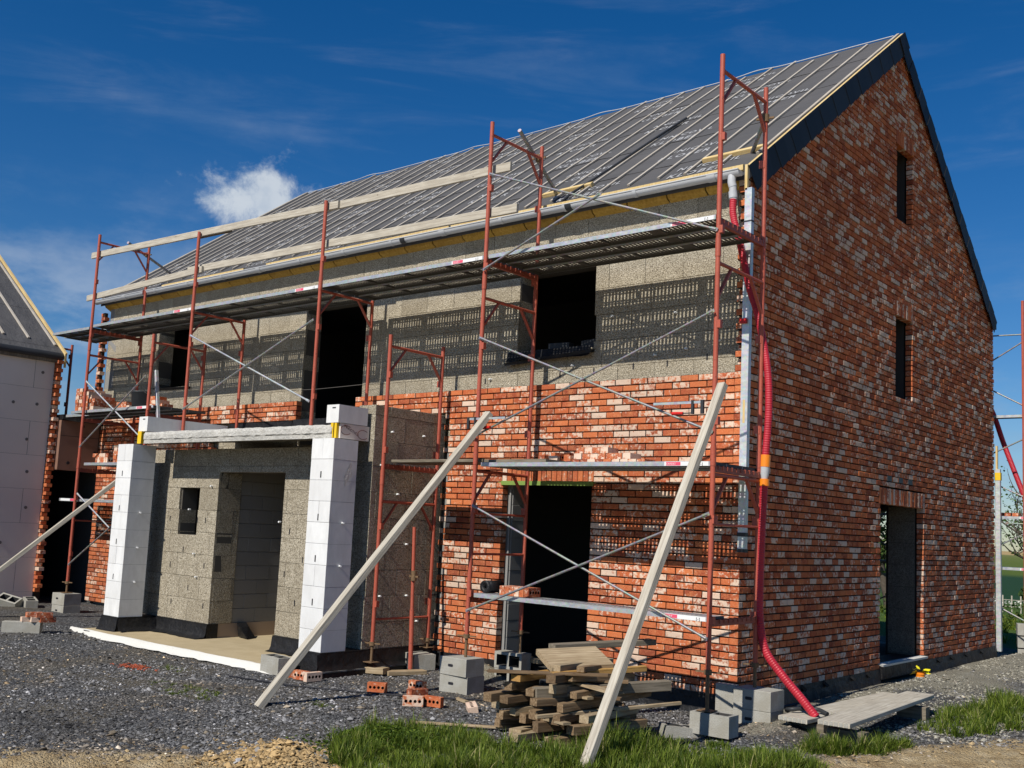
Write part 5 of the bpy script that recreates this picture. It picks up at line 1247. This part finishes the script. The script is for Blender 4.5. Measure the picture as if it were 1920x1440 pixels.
def fast_mesh(name, V, F, material, colr=None, smooth=False):
    me = bpy.data.meshes.new(name); k = F.shape[1]
    me.vertices.add(len(V)); me.vertices.foreach_set('co', np.ascontiguousarray(V, np.float32).ravel())
    me.loops.add(F.size); me.loops.foreach_set('vertex_index', np.ascontiguousarray(F, np.int32).ravel())
    me.polygons.add(len(F)); me.polygons.foreach_set('loop_start', np.arange(0, F.size, k, dtype=np.int32)); me.polygons.foreach_set('loop_total', np.full(len(F), k, np.int32))
    me.polygons.foreach_set('use_smooth', np.full(len(F), smooth))
    if colr is not None:
        at = me.attributes.new('rnd', 'FLOAT_COLOR', 'POINT'); c = np.ones((len(V), 4), np.float32); c[:, :3] = colr; at.data.foreach_set('color', c.ravel())
    me.materials.append(material); me.update(calc_edges=True); me.validate()
    o = bpy.data.objects.new(name, me); S.collection.objects.link(o); return o
SD = sdist(XX, YY) + 0.10*fbm(XX, YY, 3.0, 4)
zone = np.zeros(XX.shape+(3,), np.float32)
zone[..., 0] = sstep(SD, -0.05, 0.12)
gmm = np.maximum(np.exp(-((XX-0.35)**2/0.13))*sstep(YY, -1.3, -0.6)*(1-sstep(YY, 9.5, 10.5)), np.exp(-((XX+3.30)**2/0.30+(YY+0.22)**2/0.12)))
gmm = np.maximum(gmm, 0.9*np.exp(-((XX-0.3)**2/1.0))*sstep(YY,2.2,4.2)*(1-sstep(YY,9.5,11)))
zone[..., 1] = np.clip(sstep(gmm + 0.10*fbm(XX, YY, 4, 4), 0.30, 0.62), 0, 1)
zone[..., 2] = np.clip(0.5+0.35*fbm(XX, YY, 1.1, 4), 0, 1)
M['ground'] = mat('ground_material', (0.1,0.1,0.1), 0.95, spec=0.15); t = NT(M['ground']); a = t.attr()
v1 = t.vor(42, 'F1', 'Color', rnd=1.0); v1d = t.vor(42, 'F1'); v2 = t.vor(95, 'F1', 'Color'); v2d = t.vor(95); sp = t.n.new('ShaderNodeSeparateColor'); t.l.new(v1, sp.inputs[0]); sp2 = t.n.new('ShaderNodeSeparateColor'); t.l.new(v2, sp2.inputs[0])
gcol = t.ramp(sp.outputs[0], [(0.0,(0.03,0.03,0.032)),(0.5,(0.072,0.072,0.073)),(0.85,(0.16,0.16,0.16)),(0.97,(0.45,0.45,0.44))])
g2 = t.ramp(sp2.outputs[0], [(0.0,(0.025,0.025,0.027)),(0.6,(0.075,0.075,0.077)),(0.96,(0.28,0.28,0.28))]); gcol = t.mix(0.45, gcol, g2)
nn = t.noise(1.3, 4, 0.6); gcol = t.mix(t.rmap(nn, 0.45, 0.7, 0, 0.6), gcol, (0.15,0.125,0.085,1)); mm = t.rmap(a[2], 0.55, 0.95, 0.0, 0.7); mm.node.clamp = True; gcol = t.mix(mm, gcol, (0.13,0.11,0.08,1))
ns = t.noise(5, 6, 0.65); ns2 = t.noise(38, 4, 0.6)
sand = t.ramp(ns, [(0.3,(0.26,0.175,0.085)),(0.5,(0.44,0.33,0.18)),(0.7,(0.56,0.45,0.28))]); f = t.rmap(ns2, 0.6, 0.72, 0, 0.5); f.node.clamp = True; sand = t.mix(f, sand, (0.20,0.13,0.07,1))
gs = t.mix(ns2, (0.20,0.18,0.13,1), (0.33,0.30,0.23,1)); gs = t.mix(t.rmap(ns,0.45,0.7,0,0.5), gs, (0.42,0.39,0.31,1))
c = t.mix(a[1], gcol, gs); c = t.mix(a[0], c, sand)
# farther off: meadow, dark field, pale strip
ps = t.n.new('ShaderNodeSeparateXYZ'); t.l.new(t.tc.outputs['Object'], ps.inputs[0]); py = ps.outputs[1]
wob = t.math('MULTIPLY', t.math('SUBTRACT', t.noise(0.9,3), 0.5), 4.0); pyw = t.math('ADD', py, wob)
mead = t.mix(t.noise(3.0, 5, 0.7), (0.035,0.085,0.012,1), (0.13,0.19,0.035,1))
f = t.rmap(pyw, 10.6, 11.6); f.node.clamp = True; c = t.mix(f, c, mead)
far = t.ramp(t.rmap(py, 0, 1000), [(0.0,(0.075,0.13,0.02)),(0.072,(0.06,0.11,0.02)),(0.078,(0.020,0.060,0.022)),(0.15,(0.018,0.055,0.022)),(0.17,(0.09,0.13,0.02)),(0.5,(0.12,0.15,0.03)),(0.8,(0.16,0.17,0.05)),(0.95,(0.42,0.30,0.13))])
f = t.rmap(py, 45, 60); f.node.clamp = True; c = t.mix(f, c, far)
t.col(c)
hb = t.math('ADD', t.math('MULTIPLY', v1d, -1.0), t.math('MULTIPLY', v2d, -0.6)); hb = t.math('ADD', hb, t.math('MULTIPLY', ns2, 0.8))
t.bump(hb, 1.0, 0.02)
ground = grid_obj('ground', XX, YY, ZZ, M['ground'], zone.reshape(-1, 3)); ground['kind'] = 'structure'

# gravel: loose stones over the ground
def scatter_stones(name, P, size, colr, kind=None):
    n = len(P); base = np.array([(1,0,0),(0,1,0),(-1,0,0),(0,-1,0),(0.1,0.1,0.62),(0,0,-0.5),(0.72,0.7,0.2),(-0.7,-0.66,0.25)], float)
    F0 = np.array([(0,6,4),(6,1,4),(1,2,4),(2,7,4),(7,3,4),(3,0,4),(6,0,5),(1,6,5),(2,1,5),(7,2,5),(3,7,5),(0,3,5)])
    B = base[None]*rng.uniform(0.6, 1.3, (n, 8, 3)); an = rng.uniform(0, 6.28, n); ca, sa = np.cos(an), np.sin(an)
    tl = rng.uniform(-.5, .5, n); Bz = B[..., 2]+B[..., 0]*tl[:, None]
    Xr = B[..., 0]*ca[:, None]-B[..., 1]*sa[:, None]; Yr = B[..., 0]*sa[:, None]+B[..., 1]*ca[:, None]
    V = np.stack([Xr, Yr, Bz], -1)*size[:, None, None] + P[:, None, :]
    F = (F0[None]+(np.arange(n)*8)[:, None, None]).reshape(-1, 3)
    return fast_mesh(name, V.reshape(-1, 3), F, M['stone'], np.repeat(colr, 8, axis=0))
M['stone'] = mat('crushed_stone', (0.1,0.1,0.1), 0.9, spec=0.2); t = NT(M['stone'])
at = t.n.new('ShaderNodeAttribute'); at.attribute_name = 'rnd'; t.l.new(at.outputs['Color'], t.b.inputs['Base Color'])
N = 80000; CX_, CY_ = 5.04, -9.67
an = rng.uniform(math.radians(90), math.radians(176), N*3); rr_ = np.exp(rng.uniform(math.log(4.2), math.log(17), N*3))
px = CX_+rr_*np.cos(an); py_ = CY_+rr_*np.sin(an)
sd = sdist(px, py_); ok = (sd < 0.15+0.25*rng.random(len(px))**2) & ~((px > -13.4) & (px < 0.05) & (py_ > 0.0)) & ~((px > -9.4) & (px < -4.25) & (py_ > -2.1)) & (px > -13.2) & ~((px > 0.0) & (py_ > 0.4) & (px < 1.15+0.25*np.sin(py_*3)) & (rng.random(len(px)) > 0.12))
px, py_ = px[ok][:N], py_[ok][:N]; sz = np.exp(rng.normal(math.log(0.0098), 0.42, len(px))); sz = np.clip(sz, 0.004, 0.036)
g = np.abs(rng.normal(0.115, 0.06, len(px)))+0.022; wv = rng.random(len(px)); g = np.where(wv > 0.955, rng.uniform(0.3, 0.62, len(px)), g)
colr = np.stack([g*1.03, g*1.0, g*0.98], -1); tan = rng.random(len(px)) > 0.93; colr[tan] = colr[tan]*np.array([1.35,1.15,0.85])
sdd = (0.5+0.35*fbm(px, py_, 1.1, 4)); colr *= (0.55+0.9*np.clip(sdd,0,1))[:, None]; mud = np.clip((fbm(px,py_,0.9,4)-0.25)*2.2,0,0.75)[:,None]; colr = colr*(1-mud)+colr*np.array([1.35,1.12,0.8])*mud; keep = rng.random(len(px)) > mud[:,0]*0.75; px, py_, sz, colr = px[keep], py_[keep], sz[keep], colr[keep]
P3 = np.stack([px, py_, gz(px, py_)+sz*0.15], -1)
tag(scatter_stones('gravel', P3, sz, colr), kind='stuff')
# clods and pebbles on the sandy ground
n = 5000; an = rng.uniform(math.radians(60), math.radians(150), n*4); r0 = rng.uniform(3.2, 13, n*4); px = CX_+r0*np.cos(an); py_ = CY_+r0*np.sin(an)
ok = (sdist(px, py_) > -0.05); px, py_ = px[ok][:n], py_[ok][:n]; sz = np.clip(np.exp(rng.normal(math.log(0.010), 0.5, len(px))), 0.004, 0.035)
g = rng.uniform(0.6, 1.1, len(px)); colr = np.stack([0.44*g, 0.32*g, 0.17*g], -1)
hp = rng.normal(0, 1, (2600, 2))*np.array([0.26,0.22])+np.array([-1.32,-4.66]); px = np.r_[px, hp[:,0]]; py_ = np.r_[py_, hp[:,1]]; s2 = np.clip(np.exp(rng.normal(math.log(0.012), 0.45, 2600)), 0.005, 0.035); sz = np.r_[sz, s2]
g = rng.uniform(0.5, 1.15, 2600); colr = np.r_[colr, np.stack([0.50*g, 0.34*g, 0.16*g], -1)]
tag(scatter_stones('clods', np.stack([px, py_, gz(px, py_)+sz*0.2], -1), sz, colr), kind='stuff')
n = 9000; px = rng.uniform(0.1, 2.2, n); py_ = rng.uniform(0.5, 9.0, n); sz = np.clip(np.exp(rng.normal(math.log(0.010), 0.4, n)), 0.005, 0.035); g = rng.uniform(0.25, 0.8, n)
ok = (sdist(px, py_) < 0.1) & (fbm(px, py_, 2.2, 3)+ (px-0.9) > -0.35)
colr = np.stack([0.58*g, 0.54*g, 0.43*g], -1)[ok]; px, py_, sz = px[ok], py_[ok], sz[ok]
tag(scatter_stones('rubble', np.stack([px, py_, gz(px, py_)+sz*0.2], -1), sz, colr), kind='stuff')

n = 260; px = rng.normal(-6.1, .13, n); py_ = rng.normal(-3.05, .07, n); sz = np.clip(np.exp(rng.normal(math.log(0.010), 0.4, n)), 0.004, 0.025); g = rng.uniform(.6,1.1,n)
tag(scatter_stones('crushed_brick', np.stack([px, py_, gz(px, py_)+sz*0.5], -1), sz, np.stack([0.42*g,0.10*g,0.05*g],-1)), kind='stuff')
# grass
M['grass'] = mat('grass_blade', (0.07,0.15,0.02), 0.6, spec=0.25); t = NT(M['grass']); a = t.attr()
c = t.ramp(a[0], [(0.0,(0.030,0.065,0.006)),(0.4,(0.095,0.145,0.012)),(0.72,(0.20,0.26,0.028)),(0.90,(0.28,0.32,0.07)),(1.0,(0.46,0.40,0.18))])
t.col(c); tr = t.n.new('ShaderNodeBsdfTranslucent'); t.l.new(c, tr.inputs['Color']); ms = t.n.new('ShaderNodeMixShader'); ms.inputs[0].default_value = 0.3
t.l.new(t.b.outputs[0], ms.inputs[1]); t.l.new(tr.outputs[0], ms.inputs[2]); t.l.new(ms.outputs[0], t.n['Material Output'].inputs['Surface'])
def blades(name, px, py_, h, wd, lean=0.55, bias=0.0, an=None, cb=0.0, rr=None):
    n = len(px); an = rng.uniform(0, 6.28, n) if an is None else an; ca, sa = np.cos(an), np.sin(an); lx = lean*rng.random(n)**0.7
    if rr is not None: lx = lx*0.5 + lean*0.75*rr
    V = np.zeros((n, 7, 3)); z0 = gz(px, py_)-0.01
    wa = an+1.57+rng.normal(0, .4, n); wx, wy = np.cos(wa), np.sin(wa)
    for k, f in enumerate((0.0, 0.38, 0.75, 1.0)):
        cx_ = px+ca*lx*h*f*f; cy_ = py_+sa*lx*h*f*f; cz = z0+h*f*(1-0.35*lx*f)
        w = wd*(1.0, 0.9, 0.6, 0)[k]/2
        if k < 3:
            V[:, 2*k] = np.stack([cx_-wx*w, cy_-wy*w, cz], -1); V[:, 2*k+1] = np.stack([cx_+wx*w, cy_+wy*w, cz], -1)
        else: V[:, 6] = np.stack([cx_, cy_, cz], -1)
    F0 = np.array([(0,1,3),(0,3,2),(2,3,5),(2,5,4),(4,5,6)]); F = (F0[None]+(np.arange(n)*7)[:, None, None]).reshape(-1, 3)
    cr = np.clip(rng.normal(0.42+bias, 0.20, n)+cb, 0, 1); cr = np.where(rng.random(n) > 0.94, rng.uniform(.85,1,n), cr); cc = np.stack([cr, cr, cr], -1)
    return tag(fast_mesh(name, V.reshape(-1, 3), F, M['grass'], np.repeat(cc, 7, axis=0)), kind='stuff')
def inpoly(x, y, poly):
    c = np.zeros(x.shape, bool); n = len(poly)
    for i in range(n):
        (x0, y0), (x1, y1) = poly[i], poly[(i+1) % n]; m = ((y0 > y) != (y1 > y)) & (x < (x1-x0)*(y-y0)/(y1-y0+1e-12)+x0); c ^= m
    return c
def grass_in(name, poly, n, hm, wd, edge=0.12, thin=0.0, bias=0.0, lean=0.6, per=34):
    p = np.array(poly); m = int(n/per*3); x = rng.uniform(p[:,0].min()-.1, p[:,0].max()+.1, m); y = rng.uniform(p[:,1].min()-.1, p[:,1].max()+.1, m)
    w = edge*fbm(x, y, 5.0, 3); ok = inpoly(x+w, y+w*0.7, poly); dn = fbm(x, y, 2.4, 3)*0.6+0.55
    ok &= rng.random(m) < np.clip(dn+0.65-thin, 0.03, 1); cx_, cy_ = x[ok][:n//per+1], y[ok][:n//per+1]; k = len(cx_)
    ch = np.clip(0.8+0.5*fbm(cx_, cy_, 2.6, 3), 0.3, 1.5)*rng.uniform(0.55, 1.25, k); cb = rng.normal(0, 0.13, k)
    ii = rng.integers(0, k, n); r = np.abs(rng.normal(0, 0.038, n)); th = rng.uniform(0, 6.28, n)
    px_, py2 = cx_[ii]+r*np.cos(th), cy_[ii]+r*np.sin(th); h = hm*ch[ii]*rng.uniform(0.45, 1.25, n)*(1-0.3*np.clip(r/0.08,0,1))
    return blades(name, px_, py2, h, wd*rng.uniform(0.6, 1.3, n), lean, bias, an=th+rng.normal(0, .6, n), cb=cb[ii], rr=np.clip(r/0.05, 0.15, 1.3))
grass_in('grass', [(-1.35,-4.05),(-1.6,-3.5),(-1.55,-2.85),(-1.35,-2.75),(-0.45,-2.95),(-0.05,-2.70),(0.25,-2.1),(0.05,-1.55),(0.45,-1.30),(0.95,-1.32),(1.2,-1.2),(1.5,-1.45),(1.6,-1.9),(0.9,-2.9),(0.2,-3.9),(-0.4,-4.7),(-0.95,-4.45)], 44000, 0.20, 0.0068)
grass_in('grass', [(1.42,0.95),(1.30,1.6),(1.36,2.4),(1.32,3.3),(1.6,4.6),(2.3,6.0),(3.2,6.0),(2.8,3.4),(2.2,1.9),(1.8,0.9)], 17000, 0.20, 0.0075)
grass_in('grass', [(0.98,-0.78),(1.02,-0.62),(1.50,-0.62),(1.62,0.3),(1.52,0.5),(1.72,0.0),(1.66,-0.55),(1.4,-0.98)], 3800, 0.14, 0.0065)
grass_in('grass', [(-5.25,-3.35),(-4.85,-3.15),(-4.55,-3.35),(-3.95,-3.25),(-3.75,-3.5),(-4.3,-3.75),(-4.8,-3.55)], 2600, 0.055, 0.005, thin=0.1)
grass_in('grass', [(-3.35,-3.05),(-3.1,-2.75),(-2.8,-2.85),(-3.0,-3.15)], 500, 0.055, 0.005, thin=0.1)
grass_in('grass', [(-6.2,-2.85),(-5.7,-2.6),(-5.3,-2.8),(-5.8,-3.0)], 500, 0.04, 0.005, thin=0.1)
grass_in('grass', [(-1.0,10.8),(3.5,10.8),(3.5,20),(-8,30),(-8,20)], 16000, 0.30, 0.022, bias=0.1)
x_ = rng.normal(1.02, .03, 60); y_ = rng.normal(0.1, .05, 60); blades('grass', x_, y_, rng.uniform(.12,.24,60), np.full(60,.005), 0.9, 0.2)
# broad leaved weeds at the near left of the grass
def leaves_mesh(name, C, sz, nrm_up, colr, material):
    n = len(C); a = rng.normal(0, 1, (n, 3)); a[:, 2] *= nrm_up; a /= np.linalg.norm(a, axis=1)[:, None]; b = np.cross(a, rng.normal(0, 1, (n, 3))); b /= np.linalg.norm(b, axis=1)[:, None]
    s = sz[:, None]; V = np.stack([C-a*s, C+b*s*0.55+a*s*0.1, C+a*s, C-b*s*0.55+a*s*0.1], 1)
    F = (np.array([(0,1,2),(0,2,3)])[None]+(np.arange(n)*4)[:, None, None]).reshape(-1, 3)
    return fast_mesh(name, V.reshape(-1, 3), F, material, np.repeat(colr, 4, axis=0))
n = 5200; x_ = rng.normal(-1.25, .26, n); y_ = rng.normal(-3.55, .3, n); hh = 0.13*np.clip(1-((x_+1.25)**2/.3+(y_+3.55)**2/.4), .1, 1)*rng.random(n)**0.5
cr = np.clip(rng.normal(.25, .15, n), 0, 1); tag(leaves_mesh('weeds', np.stack([x_, y_, gz(x_, y_)+hh], -1), rng.uniform(.008,.02,n), 0.4, np.stack([cr]*3, -1), M['grass']), kind='stuff')
n = 2500; x_ = rng.uniform(-8, -1, n); y_ = 24+rng.normal(0, 1.6, n); cr = np.where(rng.random(n) > .8, 2.0, .5)
# ---------------------------------------------------------------- trees, shrubs, fence beyond
M['leaf'] = mat('foliage', (0.05,0.10,0.02), 0.7, spec=0.2); t = NT(M['leaf']); a = t.attr(); t.col(t.mix(a[0], (0.018,0.042,0.010,1), (0.085,0.14,0.03,1)))
M['bark'] = mat('bark', (0.09,0.07,0.05), 0.95); t = NT(M['bark']); t.col(t.mix(t.noise(12,4), (0.05,0.04,0.03,1), (0.16,0.13,0.10,1)))
def tree(name, label, loc, H, R, nl, leaf=0.07, bare=0.0, cat='tree', seed=1, low=0.3):
    random.seed(seed); t = thing(name, label, cat, loc); mb = MB(); tips = []
    def limb(p, d, L, r, lv):
        pts = [p]; q = p
        for i in range(5): d = (d+Vector((random.uniform(-.18,.18),random.uniform(-.18,.18),random.uniform(-.05,.14)))).normalized(); q = q+d*L/5; pts.append(q)
        mb.tube(pts, [r*(1-0.14*i) for i in range(6)], 7 if lv < 2 else 4, caps=False)
        if lv >= 3: tips.extend(pts[2:]); return
        for j in range(5 if lv == 0 else 4):
            f = random.uniform(0.35, 1.0); b = pts[int(f*5)]; dd = (d*0.5+Vector((random.uniform(-1,1),random.uniform(-1,1),random.uniform(-.15,.8)))).normalized()
            limb(b, dd, L*random.uniform(.5,.72), r*0.5, lv+1)
    limb(Vector((0,0,-0.2)), Vector((0,0,1)), H*0.55, H*0.028, 0)
    mb.build('trunk', M['bark'], t)
    tp = np.array([tuple(v) for v in tips]); c = tp[rng.integers(0, len(tp), nl)]+rng.normal(0, R*0.10, (nl, 3)); c[:, 2] = np.maximum(c[:, 2], low)
    cl = rng.integers(0, 60, nl); hv = rng.random(60); cr = np.clip(hv[cl]*0.7+rng.random(nl)*0.4, 0, 1)
    o = leaves_mesh('crown', c, leaf*rng.uniform(.6, 1.4, nl), 0.7, np.stack([cr]*3, -1), M['leaf']); o.parent = t
    return t
def shrub(name, label, loc, R, H, nl, leaf=0.06, seed=1):
    t = thing(name, label, 'shrub', loc); mb = MB(); random.seed(seed)
    for i in range(7): mb.tube([(0,0,-.1),(random.uniform(-R,R)*.4,random.uniform(-R,R)*.4,H*.4),(random.uniform(-R,R)*.7,random.uniform(-R,R)*.7,H*.8)],[.03,.02,.01],5)
    mb.build('stem', M['bark'], t)
    u = rng.normal(0, 1, (nl, 3)); u /= np.linalg.norm(u, axis=1)[:, None]; rr = rng.random(nl)**0.4; lump = 0.8+0.25*np.sin(u[:,0]*5+seed)*np.cos(u[:,1]*4+seed*2)
    c = u*rr[:, None]*lump[:, None]*np.array([R, R, H*0.5])+np.array([0, 0, H*0.5]); cl = ((u[:,0]*3).astype(int)*7+(u[:,1]*3).astype(int)*3+(u[:,2]*3).astype(int)) % 11/11.0
    cr = np.clip(cl*.6+rng.random(nl)*.4, 0, 1); o = leaves_mesh('foliage', c, leaf*rng.uniform(.6,1.4,nl), .7, np.stack([cr]*3, -1), M['leaf']); o.parent = t
    return t
gzz = lambda x, y: float(gz(np.array([x]), np.array([y]))[0])
tree('leafy_tree', 'leafy tree seen through the side doorway', (-6.6,22.5,gzz(-6.6,22.5)), 6.5, 2.4, 9000, .075, seed=4)
tree('leafy_tree', 'second leafy tree further left through the side doorway', (-9.5,25.0,gzz(-9.5,25)), 6.5, 2.4, 7000, .08, seed=8)
tree('sparse_tree', 'sparse tree with bare twigs at the right edge beyond the rear scaffold', (-5.5,40.0,gzz(-5.5,40)), 7.4, 2.0, 1500, .07, seed=12)
shrub('dark_shrub', 'dark round shrub before the far field', (-12.9,66,gzz(-12.9,66)), 1.0, 1.9, 3500, .09, 3)
shrub('pale_shrub', 'yellow green shrub at the right of the dark one before the far field', (-10.4,64,gzz(-10.4,64)), 0.9, 1.1, 2200, .08, 5)
fe = thing('paddock_fence', 'pale wooden post fence at the foot of the far field', 'fence', (0,60,0)); mb = MB()
for i, x in enumerate(np.arange(-20, 8, 0.52)):
    z = gzz(x, 60); m_ = MB(); m_.box((x-.035,-.035,z-.1),(x+.035,.035,z+1.05)); m_.build('post', M['greywood'], fe)
for zz in (0.45, 0.85): mb.box((-20,-.012,gzz(-5,60)+zz),(8,.012,gzz(-5,60)+zz+.03))
mb.build('rail', M['greywood'], fe)
n = 3000; x_ = rng.normal(-2.2, 2.2, n); y_ = 19+rng.normal(0, 1.5, n); zz_ = gz(x_, y_)+0.55*rng.random(n); M['flower'] = mat('white_flower', (0.75,0.75,0.66), 0.8)
tag(leaves_mesh('hedge_parsley', np.stack([x_,y_,zz_],-1)[:2200], rng.uniform(.03,.07,2200), .5, np.stack([rng.uniform(.2,.8,2200)]*3,-1), M['leaf']), kind='stuff')
cx0 = rng.uniform(-4.5,0.5,26); cy0 = 18.5+rng.normal(0,1.0,26); ii = rng.integers(0,26,500); fx = cx0[ii]+rng.normal(0,.09,500); fy = cy0[ii]+rng.normal(0,.09,500)
tag(leaves_mesh('white_blossom', np.stack([fx,fy,gz(fx,fy)+0.62+rng.normal(0,.03,500)],-1), rng.uniform(.015,.03,500), .3, np.ones((500,3)), M['flower']), kind='stuff')
# ---------------------------------------------------------------- scaffold behind the far corner
t = thing('frame_scaffold', 'red scaffold frame behind the far corner, at the right edge of the photo', 'scaffold frame', (0.43,9.25,-0.2), 0, 'red scaffold frames behind the house')
for y in (0, 0.93): 
    mb = MB(); mb.tube([(0,y,0),(0,y,6.0)], 0.0245, 10); mb.build('pole', M['red'], t)
for z in (5.8, 4.0, 2.2, 1.35): mb = MB(); mb.tube([(0,0.02,z),(0,0.91,z)], .018, 8); mb.build('cross_bar', M['red'], t)
for z, lab in ((3.83,'upper'),(2.10,'middle, brick laden'),(1.24,'lowest')):
    plank(-2.45, 2.86 if z > 3 else 3.3, 9.26, z, '%s steel plank behind the far corner of the gable' % lab, sticker=(z < 3), group='planks of the rear scaffold')
for p0, p1, lab in (((-2.4,9.30,5.30),(0.43,9.30,5.22),'topmost horizontal tube'),((-0.9,9.3,4.30),(0.43,9.3,5.10),'upper brace rising to the right'),((-2.4,9.3,5.6),(0.43,9.3,3.98),'upper brace falling to the right'),
    ((-2.4,9.3,2.05),(0.43,9.3,3.42),'middle brace rising to the right'),((-0.9,9.32,3.05),(0.43,9.32,2.42),'thin middle brace falling to the right'),((-2.4,9.3,0.35),(0.43,9.3,1.82),'lower brace rising to the right'),((-2.4,9.32,1.75),(0.43,9.32,0.35),'lowest brace falling to the right'),((0.12,9.33,1.98),(1.2,9.33,1.98),'short horizontal tube in front of the sparse tree')):
    brace(p0, p1, lab+' behind the far corner', m='galvdark')
bpy.context.view_layer.update()
